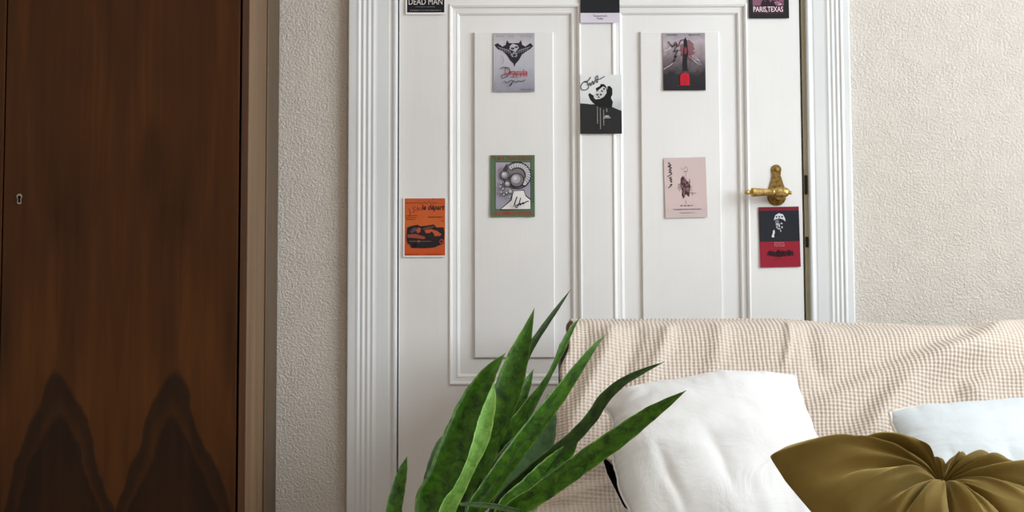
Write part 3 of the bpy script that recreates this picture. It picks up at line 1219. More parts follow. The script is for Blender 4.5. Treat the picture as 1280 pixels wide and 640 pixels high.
# pixel centre line from tip to where it leaves the frame, with (width px), depth offset at tip / foot, turn
LEAVES = [
    # pts(px,py,width)                                                     y_tip  y_foot  fold  material
    ([(509, 570, 0), (503, 590, 13), (497, 615, 19), (492, 640, 22), (493, 690, 22), (510, 740, 18)], -1.00, -1.05, 0.25, 'leaf_mid'),
    ([(557, 541, 0), (549, 556, 10), (541, 580, 14), (534, 610, 16), (528, 640, 18)], -0.92, -0.98, 0.2, 'leaf_grey'),
    ([(632, 441, 0), (610, 468, 22), (591, 505, 38), (574, 550, 46), (556, 598, 47), (540, 640, 46)], -0.98, -1.04, 0.30, 'leaf_mid'),
    ([(714, 361, 0), (699, 382, 5), (682, 406, 8), (665, 432, 10), (648, 466, 13), (630, 510, 16), (610, 570, 18), (596, 640, 18)], -0.86, -0.96, 0.3, 'leaf_dark'),
    ([(668, 385, 0), (659, 415, 15), (649, 445, 29), (638, 480, 37), (624, 520, 37), (604, 570, 34), (584, 620, 30), (578, 645, 28)], -0.99, -1.06, 0.28, 'leaf_mid'),
    ([(667, 461, 0), (657, 484, 14), (644, 510, 21), (625, 545, 25), (600, 590, 26), (588, 640, 26)], -0.92, -1.00, 0.3, 'leaf_mid'),
    ([(725, 396, 0), (713, 414, 7), (703, 434, 10), (692, 458, 7), (681, 478, 9), (662, 506, 17), (640, 540, 27), (616, 578, 34), (592, 620, 36), (582, 645, 34)], -0.95, -1.04, 0.3, 'leaf_mid'),
    ([(617, 478, 0), (614, 498, 13), (607, 525, 21), (600, 552, 22), (588, 582, 16), (574, 612, 17), (558, 645, 24)], -1.06, -1.10, 0.25, 'leaf_light'),
    ([(758, 418, 0), (743, 433, 7), (724, 458, 14), (699, 493, 21), (671, 529, 25), (642, 568, 26), (614, 608, 26), (594, 645, 24)], -0.98, -1.08, 0.32, 'leaf_mid'),
    ([(687, 494, 6), (684, 520, 26), (675, 552, 40), (660, 585, 44), (640, 620, 42), (626, 648, 38)], -0.94, -1.00, 0.15, 'leaf_grey'),
    ([(831, 452, 0), (806, 463, 7), (778, 478, 12), (755, 499, 16), (740, 522, 17), (716, 548, 18), (686, 574, 22), (655, 602, 24), (622, 640, 24)], -1.10, -1.10, 0.3, 'leaf_dark'),
    ([(721, 552, 4), (708, 566, 20), (686, 586, 27), (660, 610, 28), (630, 640, 27)], -1.09, -1.12, 0.3, 'leaf_mid'),
    ([(858, 488, 0), (836, 502, 12), (808, 520, 22), (775, 544, 28), (740, 568, 30), (704, 594, 30), (668, 620, 28), (632, 646, 26)], -1.24, -1.16, 0.3, 'leaf_mid'),
    ([(652, 540, 3), (640, 560, 20), (622, 588, 28), (602, 622, 30), (592, 645, 28)], -1.00, -1.06, 0.3, 'leaf_dark'),
    ([(575, 630, 4), (600, 631, 7), (625, 634, 8), (650, 640, 8)], -1.17, -1.17, 0.2, 'leaf_grey'),
]


def leaf(pts, yt, yf, fold, mk, idx):
    n = len(pts)
    P3, Wd = [], []
    for i, (px, py, w) in enumerate(pts):
        Y = yt + (yf - yt) * (i / (n - 1)) ** 0.9
        q = P(px, py, Y)
        P3.append(q)
        Wd.append(w * 0.9 * (Y - CAM.y) / F)
    last, dirn = P3[-1], (P3[-1] - P3[-2]).normalized()
    # carry on down below the frame to the soil
    a = idx * 2.399
    foot = Vector((PC.x + 0.055 * math.cos(a), PC.y + 0.045 * math.sin(a), 0.206))
    if idx == 14:
        foot = None
    if foot is not None:
        mid = last.lerp(foot, 0.5) + Vector((dirn.x, 0, 0)) * 0.02
        P3 += [mid, foot]
        Wd += [max(Wd[-1] * 0.8, 0.016), max(Wd[-1] * 0.55, 0.012)]
    NS = 44
    C = catmull(P3, NS)
    WW = [max(0.0, v.x) for v in catmull([Vector((w, 0, 0)) for w in Wd], NS)]
    view = Vector((0, -1, 0))
    verts, uvs, faces = [], [], []
    NC = 8
    tot = 0
    for i in range(NS + 1):
        t = (C[min(i + 1, NS)] - C[max(i - 1, 0)]).normalized()
        side = t.cross(view).normalized()
        nrm = side.cross(t).normalized()
        if nrm.y > 0:
            nrm = -nrm
        tw = 0.35 * math.sin(i / NS * 3.0 + idx) * 0.6
        s2 = side * math.cos(tw) + nrm * math.sin(tw)
        n2 = nrm * math.cos(tw) - side * math.sin(tw)
        hw = max(WW[i], 0.0006) / 2 / max(0.6, math.cos(tw))
        th = min(0.0022, hw * 0.35)
        wav = 1 + 0.03 * math.sin(i * 1.7 + idx)
        for sgn in (1, -1):
            for k in range(NC + 1):
                f = -1 + 2 * k / NC
                # channelled cross section
                d = (f * f - 0.4) * hw * 2 * fold
                q = C[i] + s2 * (f * hw * wav) + n2 * (d + sgn * th * (1 - f ** 4))
                verts.append(q)
                uvs.append((0.5 + 0.5 * f, 1 - i / NS))
    rw = 2 * (NC + 1)
    for i in range(NS):
        for k in range(NC):
            a0 = i * rw + k
            faces.append((a0, a0 + 1, a0 + rw + 1, a0 + rw))
            b0 = a0 + NC + 1
            faces.append((b0, b0 + rw, b0 + rw + 1, b0 + 1))
        for k in (0, NC):
            a0 = i * rw + k
            b0 = a0 + NC + 1
            faces.append((a0, b0, b0 + rw, a0 + rw))
    o = pyobj('leaf', verts, faces, M[mk], plant, True, uvs)
    if mk == 'leaf_light':
        o['label'] = 'pale glossy green leaf'
    return o


for idx, L in enumerate(LEAVES):
    leaf(*L, idx)

# ------------------------------------------------------------------ film postcards on the door
class Card:
    """one thin card with its print as raised-by-nothing ink layers; art coordinates run 0..1, v downwards"""

    def __init__(s, name, x0, y0, x1, y1, rot, plane, paper):
        s.name = name
        s.Y = plane - 0.0022
        a, b = P(x0, y0, s.Y), P(x1, y1, s.Y)
        mid = P((x0 + x1) / 2, (y0 + y1) / 2, s.Y)
        s.c = Vector((mid.x, s.Y, mid.z))
        s.w, s.h = abs(b.x - a.x), abs(a.z - b.z)
        s.rot = rot
        s.bm = bmesh.new()
        s.mats = []
        s.layer = 0
        s.mi(paper)
        # the card itself, its lower edge standing very slightly off the door
        nx, ny = 6, 10
        F_, B_ = {}, {}
        for j in range(ny + 1):
            for i in range(nx + 1):
                F_[i, j] = s.bm.verts.new(s.pt(i / nx, j / ny, 0))
                B_[i, j] = s.bm.verts.new(s.pt(i / nx, j / ny, 0) + Vector((0, 0.0005, 0)))
        for j in range(ny):
            for i in range(nx):
                s.bm.faces.new((F_[i, j], F_[i + 1, j], F_[i + 1, j + 1], F_[i, j + 1]))
                s.bm.faces.new((B_[i, j], B_[i, j + 1], B_[i + 1, j + 1], B_[i + 1, j]))
        for j in range(ny):
            for i in (0, nx):
                s.bm.faces.new((F_[i, j], F_[i, j + 1], B_[i, j + 1], B_[i, j]))
        for i in range(nx):
            for j in (0, ny):
                s.bm.faces.new((F_[i, j], F_[i + 1, j], B_[i + 1, j], B_[i, j]))

    def bend(s, u, v):
        return -0.0016 * (max(v - 0.35, 0) / 0.65) ** 2 - 0.0008 * (abs(u - 0.5) * 2) ** 2

    def pt(s, u, v, k):
        x, z = (u - 0.5) * s.w, (0.5 - v) * s.h
        c, sn = math.cos(s.rot), math.sin(s.rot)
        return Vector((s.c.x + x * c - z * sn, s.Y + s.bend(u, v) - 0.00012 * k, s.c.z + x * sn + z * c))

    def mi(s, m):
        if m not in s.mats:
            s.mats.append(m)
        return s.mats.index(m)

    def col(s, c):
        return c if not isinstance(c, tuple) else flat(c, 0.5)

    def up(s):
        s.layer += 1
        return s.layer

    def poly(s, c, pts, k=None):
        k = k or s.up()
        idx = s.mi(s.col(c))
        vs = [s.bm.verts.new(s.pt(min(max(u, 0), 1), min(max(v, 0), 1), k)) for u, v in pts]
        f = s.bm.faces.new(vs)
        f.material_index = idx
        res = bmesh.ops.triangulate(s.bm, faces=[f])
        for g in res['faces']:
            g.material_index = idx

    def rect(s, c, u0, v0, u1, v1, k=None):
        k = k or s.up()
        n = 8
        idx = s.mi(s.col(c))
        for j in range(n):
            for i in range(4):
                ua, ub = u0 + (u1 - u0) * i / 4, u0 + (u1 - u0) * (i + 1) / 4
                va, vb = v0 + (v1 - v0) * j / n, v0 + (v1 - v0) * (j + 1) / n
                f = s.bm.faces.new([s.bm.verts.new(s.pt(u, v, k)) for u, v in ((ua, va), (ub, va), (ub, vb), (ua, vb))])
                f.material_index = idx

    def ell(s, c, cu, cv, ru, rv, n=22, jag=0.0, k=None):
        s.poly(c, [(cu + ru * math.cos(2 * PI * i / n) * (1 + jag * random.uniform(-1, 1)),
                    cv + rv * math.sin(2 * PI * i / n) * (1 + jag * random.uniform(-1, 1))) for i in range(n)], k)

    def stroke(s, c, pts, w, k=None):
        """w in card widths"""
        k = k or s.up()
        idx = s.mi(s.col(c))
        asp = s.w / s.h
        cs = catmull([Vector((u, v / asp, 0)) for u, v in pts], max(6, 5 * (len(pts) - 1)))
        L_, R_ = [], []
        for i, p in enumerate(cs):
            t = (cs[min(i + 1, len(cs) - 1)] - cs[max(i - 1, 0)])
            if t.length < 1e-9:
                t = Vector((1, 0, 0))
            t.normalize()
            nn = Vector((-t.y, t.x, 0)) * (w / 2)
            a, b = p + nn, p - nn
            L_.append(s.bm.verts.new(s.pt(a.x, a.y * asp, k)))
            R_.append(s.bm.verts.new(s.pt(b.x, b.y * asp, k)))
        for i in range(len(cs) - 1):
            f = s.bm.faces.new((L_[i], L_[i + 1], R_[i + 1], R_[i]))
            f.material_index = idx

    def text(s, c, string, u0, v0, u1, v1, bold=0.0, shear=0.0, keep=False):
        k = s.up()
        idx = s.mi(s.col(c))
        cu = bpy.data.curves.new('lettering', 'FONT')
        cu.body = string
        cu.offset = bold
        cu.shear = shear
        cu.resolution_u = 3
        cu.align_x = 'CENTER'
        ob = bpy.data.objects.new('lettering', cu)
        COL.objects.link(ob)
        dg = bpy.context.evaluated_depsgraph_get()
        me = bpy.data.meshes.new_from_object(ob.evaluated_get(dg))
        xs = [v.co.x for v in me.vertices]
        ys = [v.co.y for v in me.vertices]
        ax_, bx_, ay_, by_ = min(xs), max(xs), min(ys), max(ys)
        vs = [s.bm.verts.new(s.pt(u0 + (v.co.x - ax_) / (bx_ - ax_) * (u1 - u0), v1 - (v.co.y - ay_) / (by_ - ay_) * (v1 - v0), k)) for v in me.vertices]
        for p in me.polygons:
            try:
                f = s.bm.faces.new([vs[i] for i in p.vertices])
                f.material_index = idx
            except ValueError:
                pass
        bpy.data.objects.remove(ob)
        bpy.data.meshes.remove(me)
        bpy.data.curves.remove(cu)

    def small_print(s, c, u0, u1, v, h, n):
        """unreadable small print: a row of dashes"""
        k = s.up()
        u = u0
        step = (u1 - u0) / n
        idx = s.mi(s.col(c))
        for i in range(n):
            w = step * random.uniform(0.45, 0.8)
            hh = h * random.uniform(0.7, 1.0)
            f = s.bm.faces.new([s.bm.verts.new(s.pt(a, b, k)) for a, b in ((u, v - hh / 2), (u + w, v - hh / 2), (u + w, v + hh / 2), (u, v + hh / 2))])
            f.material_index = idx
            u += step

    def done(s, label):
        me = bpy.data.meshes.new(s.name)
        s.bm.normal_update()
        base = Vector((s.c.x, s.Y, s.c.z - s.h / 2))
        bmesh.ops.translate(s.bm, vec=-base, verts=s.bm.verts[:])
        s.bm.to_mesh(me)
        s.bm.free()
        o = bpy.data.objects.new(s.name, me)
        o.location = base
        COL.objects.link(o)
        for m in s.mats:
            me.materials.append(m)
        return tag(o, label, 'postcard', 'film postcards on the door')


def m_fade(name, stops, nscale=9.0, amt=0.25, rough=0.4):
    """printed tone running down the card with a cloudy edge (v from the generated box)"""
    k = NT(name)
    tc = k.n('ShaderNodeTexCoord')
    sep = k.n('ShaderNodeSeparateXYZ')
    k.l(tc.outputs['Generated'], sep.inputs[0])
    nz = k.noise(tc.outputs['Generated'], nscale, 3, 0.55)
    f = k.math('ADD', sep.outputs[2], k.math('MULTIPLY', k.math('SUBTRACT', nz, 0.5), amt))
    k.base(k.ramp(f, [(p, lin(c)) for p, c in stops]))
    k.b.inputs['Specular IOR Level'].default_value = 0.22
    k.rough(rough)
    return k.m


WHITE, INK = (232, 230, 228), (20, 20, 24)
FIELD, STILE = RP, DY
WHT = flat(WHITE, 0.5)

# black card with white border, cut by the top of the frame
c = Card('postcard', 507, -57, 557, 18.3, 0, STILE, WHT)
c.rect((24, 24, 30), 0.04, 0.03, 0.97, 0.965)
c.rect((70, 70, 74), 0.14, 0.08, 0.86, 0.55)
c.ell((36, 36, 40), 0.5, 0.34, 0.2, 0.16)
c.text((214, 212, 210), 'DEAD MAN', 0.08, 0.735, 0.92, 0.835, 0.0)
c.small_print((120, 120, 124), 0.26, 0.74, 0.872, 0.012, 12)
c.small_print((150, 150, 154), 0.12, 0.90, 0.93, 0.014, 18)
c.done('black postcard with white border, white serif title DEAD MAN, at the door top left')

# grey card, dark winged emblem, red title
c = Card('postcard', 616.8, 41.5, 668.3, 114.8, 0, FIELD, m_fade('grey card stock', [(0.0, (140, 140, 152)), (0.45, (178, 178, 188)), (0.8, (190, 188, 196)), (1.0, (165, 163, 170))], 6, 0.25))
for a, b in ((0.06, 0.24), (0.38, 0.50), (0.64, 0.74), (0.80, 0.95)):
    c.small_print((120, 118, 126), a, b, 0.052, 0.012, 4)
DK = (38, 37, 45)
c.poly(DK, [(0.02, 0.20), (0.10, 0.17), (0.22, 0.23), (0.30, 0.20), (0.36, 0.17), (0.64, 0.17), (0.70, 0.20), (0.78, 0.23), (0.90, 0.17), (0.97, 0.22), (0.90, 0.27), (0.80, 0.30),
            (0.70, 0.36), (0.62, 0.46), (0.54, 0.52), (0.505, 0.575), (0.49, 0.52), (0.40, 0.46), (0.32, 0.37), (0.22, 0.30), (0.10, 0.27)])
c.poly(DK, [(0.30, 0.20), (0.33, 0.12), (0.40, 0.19)])
c.poly(DK, [(0.60, 0.19), (0.67, 0.12), (0.70, 0.20)])
c.ell((180, 179, 187), 0.5, 0.25, 0.115, 0.06, 16, 0.22)
c.ell((66, 65, 74), 0.46, 0.262, 0.05, 0.018, 10, 0.3)
c.ell((66, 65, 74), 0.56, 0.24, 0.045, 0.016, 10, 0.3)
c.ell((140, 139, 148), 0.5, 0.37, 0.075, 0.045, 14, 0.3)
c.ell((34, 34, 40), 0.51, 0.375, 0.04, 0.022, 12, 0.3)
for i in range(6):
    a = 0.10 + 0.05 * i
    c.stroke((150, 150, 160), [(a, 0.235 + 0.01 * i), (a + 0.05, 0.25 + 0.012 * i), (a + 0.08, 0.30 + 0.012 * i)], 0.012)
    c.stroke((150, 150, 160), [(1 - a, 0.235 + 0.01 * i), (0.95 - a, 0.25 + 0.012 * i), (0.92 - a, 0.30 + 0.012 * i)], 0.012)
RED = (176, 40, 52)
c.text(RED, 'D', 0.275, 0.585, 0.405, 0.705, 0.0)
c.text(RED, 'racula', 0.415, 0.62, 0.83, 0.715, 0.012)
for a in (0.33, 0.47, 0.55, 0.65, 0.74, 0.80):
    c.stroke(RED, [(a, 0.69), (a + 0.004, 0.735), (a, 0.755)], 0.016)
c.small_print((70, 66, 78), 0.42, 0.60, 0.755, 0.014, 6)
SG = (52, 50, 60)
c.stroke(SG, [(0.17, 0.62), (0.24, 0.585), (0.36, 0.60), (0.40, 0.68), (0.33, 0.74), (0.22, 0.77), (0.20, 0.72), (0.28, 0.72)], 0.014)
c.stroke(SG, [(0.26, 0.82), (0.33, 0.85), (0.42, 0.81), (0.47, 0.82), (0.43, 0.88), (0.39, 0.91), (0.42, 0.87), (0.50, 0.82), (0.54, 0.845), (0.60, 0.82), (0.68, 0.83), (0.78, 0.80)], 0.016)
c.stroke((186, 110, 122), [(0.20, 0.38), (0.25, 0.46), (0.22, 0.53)], 0.012)
c.small_print((96, 96, 106), 0.66, 0.97, 0.965, 0.016, 12)
c.done('grey postcard with a dark spread-out shape over a red title, upper left panel')

# black over lavender strip card
c = Card('postcard', 725, -46, 774.6, 28.5, 0, STILE - 0.0022, flat((208, 202, 216), 0.5))
c.rect((26, 28, 34), 0.0, 0.0, 1.0, 0.835)
c.text((44, 40, 54), "Tomorrow's", 0.32, 0.865, 0.68, 0.902, 0.012)
c.text((44, 40, 54), 'Today', 0.41, 0.912, 0.58, 0.955, 0.012)
c.done('black postcard with a lavender strip and small black title, top of the middle stile')

# black and white card
c = Card('postcard', 724.8, 93.3, 777.3, 167.3, 0, STILE - 0.0022, m_fade('pale grey card', [(0.0, (205, 208, 210)), (0.45, (190, 194, 198)), (0.62, (214, 218, 219)), (1.0, (222, 225, 226))], 5, 0.2))
BK = (38, 38, 40)
c.poly(BK, [(0.0, 0.485), (0.12, 0.49), (0.26, 0.50), (0.5, 0.50), (0.75, 0.54), (0.88, 0.58), (1.0, 0.615), (1.0, 1.0), (0.0, 1.0)])
c.poly((24, 24, 26), [(0.20, 0.34), (0.23, 0.31), (0.34, 0.36), (0.40, 0.30), (0.38, 0.23), (0.46, 0.22), (0.50, 0.16), (0.58, 0.16), (0.64, 0.21), (0.66, 0.27), (0.66, 0.20), (0.72, 0.19),
                      (0.78, 0.24), (0.78, 0.34), (0.74, 0.39), (0.79, 0.46), (0.77, 0.55), (0.60, 0.57), (0.40, 0.53), (0.30, 0.47), (0.24, 0.42)])
c.poly((200, 200, 200), [(0.33, 0.34), (0.40, 0.29), (0.48, 0.24), (0.56, 0.20), (0.63, 0.23), (0.64, 0.31), (0.58, 0.37), (0.48, 0.41), (0.38, 0.42), (0.33, 0.39)])
for a, b in ((0.42, 0.34), (0.53, 0.28), (0.50, 0.34), (0.58, 0.24), (0.45, 0.38)):
    c.ell((66, 66, 68), a, b, 0.03, 0.016, 8, 0.3)
for i, (a, v0, v1, n) in enumerate(((0.405, 0.55, 0.84, 12), (0.475, 0.57, 0.93, 16), (0.555, 0.60, 0.87, 12), (0.63, 0.58, 0.64, 3))):
    for q in range(n):
        v = v0 + (v1 - v0) * q / n
        c.rect((190, 190, 190), a, v, a + 0.018, v + 0.011, k=30 + i)
c.poly((190, 190, 190), [(0.58, 0.715), (0.60, 0.695), (0.64, 0.69), (0.69, 0.695), (0.71, 0.715)])
c.rect((190, 190, 190), 0.56, 0.725, 0.73, 0.735)
S2 = (40, 40, 46)
c.stroke(S2, [(0.17, 0.13), (0.09, 0.13), (0.02, 0.20), (0.06, 0.26), (0.17, 0.25), (0.22, 0.20)], 0.018)
c.stroke(S2, [(0.10, 0.12), (0.20, 0.10), (0.26, 0.04)], 0.018)
c.stroke(S2, [(0.18, 0.11), (0.20, 0.19), (0.24, 0.14), (0.26, 0.19), (0.31, 0.11), (0.33, 0.17), (0.38, 0.09), (0.42, 0.14), (0.43, 0.02), (0.37, 0.07), (0.47, 0.08), (0.60, 0.03)], 0.018)
c.done('black and white postcard with dark figure on a black hill, middle of the centre stile')

# dark smoky card with red block
fog = m_fade('smoky print', [(0.0, (34, 32, 38)), (0.28, (44, 41, 46)), (0.5, (104, 94, 100)), (0.66, (152, 140, 146)), (0.85, (178, 166, 174)), (1.0, (150, 144, 152))], 4.5, 0.42)
c = Card('postcard', 828.3, 41.3, 882, 113, 0, FIELD, fog)
c.small_print((46, 42, 48), 0.08, 0.36, 0.035, 0.022, 7)
c.small_print((46, 42, 48), 0.62, 0.90, 0.035, 0.022, 7)
c.ell(m_fade('reddish smoke', [(0.0, (70, 50, 56)), (0.5, (112, 66, 74)), (1.0, (140, 104, 112))], 6, 0.5), 0.58, 0.31, 0.16, 0.17, 40, 0.3)
c.poly((34, 28, 34), [(0.50, 0.12), (0.54, 0.07), (0.57, 0.13), (0.57, 0.22), (0.60, 0.34), (0.57, 0.48), (0.58, 0.66), (0.46, 0.66), (0.46, 0.48), (0.48, 0.32)])
c.poly((66, 58, 92), [(0.47, 0.42), (0.55, 0.45), (0.54, 0.52), (0.48, 0.55)])
c.poly((120, 62, 68), [(0.50, 0.24), (0.57, 0.26), (0.57, 0.34), (0.51, 0.38)])
for i in range(9):
    a = random.uniform(0.60, 0.74)
    v = random.uniform(0.38, 0.46)
    c.stroke((178, 168, 178), [(a, v), (a + 0.08, v + random.uniform(0.02, 0.07)), (a + 0.17, v + random.uniform(0.08, 0.14))], 0.010)
c.poly((186, 26, 46), [(0.40, 0.91), (0.40, 0.75), (0.44, 0.705), (0.52, 0.69), (0.60, 0.71), (0.62, 0.75), (0.62, 0.91)])
for v in (0.77, 0.82, 0.87):
    c.small_print((150, 20, 36), 0.47, 0.57, v, 0.02, 3)
c.small_print((140, 40, 54), 0.34, 0.68, 0.918, 0.013, 12)
c.stroke((30, 26, 34), [(0.12, 0.15), (0.24, 0.24), (0.30, 0.16), (0.36, 0.24), (0.42, 0.14), (0.50, 0.12)], 0.020)
c.stroke((30, 26, 34), [(0.20, 0.25), (0.34, 0.20), (0.26, 0.33), (0.36, 0.30), (0.27, 0.42), (0.33, 0.40), (0.24, 0.50), (0.30, 0.48)], 0.020)
c.stroke((206, 190, 186), [(0.01, 0.635), (0.09, 0.60), (0.18, 0.56), (0.22, 0.53)], 0.014)
c.stroke((206, 190, 196), [(0.02, 0.31), (0.10, 0.30), (0.17, 0.26), (0.19, 0.27)], 0.02)
c.done('smoky grey postcard with a dark upright shape and red block, upper right panel')

# black-bordered card with pink lettering, cut by the top of the frame
c = Card('postcard', 934.8, -51, 986.2, 23, 0, STILE, flat((28, 27, 31), 0.5))
c.rect((128, 84, 104), 0.10, 0.08, 0.87, 0.88)
for i in range(60):
    u, v = random.uniform(0.12, 0.85), random.uniform(0.40, 0.77)
    c.ell(random.choice([(168, 120, 140), (84, 46, 66), (196, 160, 172), (60, 36, 50)]), u, v, 0.03, 0.014, 6, 0.4, k=4 + i % 5)
c.poly((40, 26, 36), [(0.30, 0.79), (0.36, 0.66), (0.42, 0.74), (0.47, 0.62), (0.54, 0.74), (0.60, 0.69), (0.68, 0.79)], k=12)
c.rect((58, 32, 44), 0.10, 0.785, 0.87, 0.925)
c.text((226, 206, 214), 'PARIS,TEXAS', 0.115, 0.80, 0.855, 0.905, 0.012)
c.done('black-bordered postcard with white title PARIS,TEXAS, at the door top right')

# green-bordered card with red lettering and grey spheres
c = Card('postcard', 612.8, 194, 668.6, 271, 0, FIELD, flat((84, 112, 84), 0.5))
c.rect((40, 44, 40), 0.105, 0.105, 0.915, 0.885)
c.rect(m_fade('lilac grey print', [(0, (150, 152, 164)), (0.6, (158, 154, 170)), (1, (168, 160, 172))], 4, 0.3), 0.12, 0.115, 0.90, 0.875)
c.text((128, 58, 46), 'FILM K.ZANUSSIEGO', 0.05, 0.018, 0.94, 0.085, 0.015)
c.text((176, 44, 50), 'ILUMINACJA', 0.09, 0.905, 0.95, 0.985, 0.015)
for q in range(12):
    v = 0.25 + q * 0.045
    c.rect((120, 112, 66), 0.035, v, 0.06, v + 0.022, k=3)
    c.rect((46, 50, 44), 0.945, v, 0.965, v + 0.026, k=3)
OUT = (40, 38, 42)
c.poly(OUT, [(0.21, 0.895), (0.24, 0.86), (0.36, 0.79), (0.46, 0.72), (0.50, 0.58), (0.76, 0.56), (0.80, 0.65), (0.905, 0.71), (0.905, 0.875)])
c.poly((226, 224, 222), [(0.24, 0.875), (0.37, 0.80), (0.48, 0.73), (0.52, 0.585), (0.75, 0.575), (0.79, 0.665), (0.90, 0.73), (0.90, 0.875)])
c.ell(OUT, 0.60, 0.33, 0.325, 0.225, 26)
c.ell((120, 116, 122), 0.60, 0.33, 0.305, 0.21, 26)
for i in range(14):
    a = -2.2 + i * 0.235
    u, v = 0.62 + 0.235 * math.cos(a), 0.335 + 0.165 * math.sin(a)
    c.ell(OUT, u, v, 0.066, 0.048, 14)
    c.ell((196, 193, 198), u - 0.004, v - 0.004, 0.054, 0.037, 14)
for u, v, r in ((0.60, 0.41, 0.165), (0.33, 0.33, 0.105), (0.39, 0.475, 0.075), (0.25, 0.46, 0.036), (0.23, 0.52, 0.034), (0.29, 0.555, 0.036), (0.25, 0.61, 0.036), (0.31, 0.65, 0.032),
                (0.46, 0.60, 0.065), (0.37, 0.62, 0.04), (0.44, 0.69, 0.035)):
    c.ell(OUT, u, v, r, r * 0.72, 18)
    c.ell((118, 114, 122), u - 0.003, v - 0.003, r * 0.88, r * 0.63, 18)
    c.ell((168, 165, 172), u - r * 0.14, v - r * 0.13, r * 0.60, r * 0.42, 16)
    c.ell((206, 203, 208), u - r * 0.24, v - r * 0.20, r * 0.28, r * 0.19, 12)
c.poly((70, 62, 66), [(0.27, 0.25), (0.37, 0.14), (0.41, 0.22), (0.37, 0.27)])
c.stroke((20, 20, 22), [(0.60, 0.68), (0.56, 0.76), (0.53, 0.83)], 0.024)
c.stroke((20, 20, 22), [(0.68, 0.70), (0.64, 0.80), (0.59, 0.86), (0.57, 0.83), (0.68, 0.79), (0.66, 0.82), (0.74, 0.775), (0.73, 0.80), (0.80, 0.765), (0.86, 0.755)], 0.022)
c.done('green-bordered postcard of clustered grey spheres with red capitals, middle of the left panel')

# pink card
c = Card('postcard', 830.3, 197, 883.5, 272, math.radians(1.2), FIELD, m_fade('dusty pink card', [(0, (196, 180, 178)), (0.3, (206, 186, 184)), (1, (204, 186, 184))], 4, 0.3))
BR = (72, 46, 52)
c.poly(BR, [(0.39, 0.35), (0.44, 0.305), (0.50, 0.36), (0.56, 0.40), (0.62, 0.46), (0.60, 0.56), (0.58, 0.66), (0.50, 0.61), (0.44, 0.69), (0.40, 0.62), (0.42, 0.56), (0.38, 0.48)])
for i in range(34):
    a = random.uniform(0, 2 * PI)
    r0, r1 = random.uniform(0.04, 0.10), random.uniform(0.11, 0.19)
    u, v = 0.49, 0.48
    c.stroke(random.choice([(96, 64, 68), (134, 104, 104), (160, 132, 132)]), [(u + r0 * math.cos(a), v + r0 * math.sin(a)), (u + (r0 + r1) / 2 * math.cos(a + 0.2), v + (r0 + r1) / 2 * math.sin(a + 0.2)), (u + r1 * math.cos(a), v + r1 * math.sin(a))], 0.010, k=3 + i % 4)
for u, v in ((0.47, 0.40), (0.53, 0.46), (0.47, 0.52), (0.54, 0.55)):
    c.ell((124, 92, 94), u, v, 0.035, 0.02, 9, 0.4, k=9)
c.stroke((140, 108, 108), [(0.40, 0.17), (0.46, 0.20), (0.52, 0.15), (0.56, 0.21), (0.46, 0.235), (0.58, 0.235)], 0.010)
c.stroke((140, 108, 108), [(0.52, 0.24), (0.52, 0.31)], 0.008)
c.stroke((110, 78, 82), [(0.62, 0.60), (0.66, 0.58), (0.65, 0.63), (0.70, 0.59), (0.75, 0.60)], 0.010)
c.stroke((130, 98, 98), [(0.49, 0.71), (0.51, 0.77)], 0.008)
c.small_print((120, 92, 94), 0.36, 0.70, 0.80, 0.018, 4)
c.small_print((130, 102, 104), 0.19, 0.86, 0.862, 0.020, 18)
c.small_print((150, 124, 124), 0.36, 0.70, 0.92, 0.014, 12)
c.stroke((44, 26, 32), [(0.09, 0.50), (0.14, 0.475), (0.18, 0.44), (0.13, 0.45)], 0.018)
c.stroke((44, 26, 32), [(0.15, 0.41), (0.18, 0.395), (0.14, 0.375), (0.18, 0.36), (0.13, 0.335), (0.18, 0.32)], 0.018)
c.stroke((44, 26, 32), [(0.08, 0.31), (0.16, 0.28), (0.18, 0.25), (0.12, 0.24), (0.17, 0.215), (0.13, 0.19), (0.18, 0.165), (0.10, 0.14), (0.17, 0.125), (0.12, 0.09), (0.14, 0.075)], 0.018)
c.done('dusty pink postcard with a brown scribbled sketch, middle of the right panel')

# orange card with dark car
c = Card('postcard', 504.0, 247.3, 557.2, 321.3, 0, STILE, WHT)
OR = m_fade('orange print', [(0, (192, 78, 38)), (0.5, (200, 98, 46)), (1, (190, 86, 46))], 5, 0.3)
c.rect(OR, 0.035, 0.01, 0.985, 0.975)
NV_ = (38, 32, 36)
c.text(NV_, 'le départ', 0.43, 0.115, 0.975, 0.235, 0.03, 0.25)
c.stroke((70, 40, 34), [(0.06, 0.085), (0.20, 0.09), (0.34, 0.085), (0.44, 0.095), (0.50, 0.07), (0.54, 0.10), (0.60, 0.06), (0.64, 0.09), (0.80, 0.085)], 0.012)
c.stroke((110, 50, 40), [(0.13, 0.18), (0.17, 0.24), (0.15, 0.31), (0.12, 0.29)], 0.012)
c.stroke((110, 50, 40), [(0.30, 0.15), (0.22, 0.17), (0.28, 0.21), (0.22, 0.25)], 0.012)
c.stroke((110, 50, 40), [(0.33, 0.23), (0.34, 0.16), (0.38, 0.21), (0.42, 0.16)], 0.012)
for v in (0.30, 0.335, 0.365):
    c.small_print((130, 52, 36), 0.07, 0.36 - (v - 0.3), v, 0.017, 7)
c.small_print((130, 52, 36), 0.60, 0.96, 0.325, 0.022, 9)
c.poly(NV_, [(0.08, 0.66), (0.10, 0.50), (0.22, 0.47), (0.34, 0.455), (0.40, 0.48), (0.55, 0.47), (0.72, 0.45), (0.78, 0.50), (0.95, 0.50), (0.97, 0.60), (0.95, 0.78), (0.86, 0.80),
             (0.72, 0.84), (0.50, 0.85), (0.20, 0.845), (0.16, 0.79), (0.10, 0.76)])
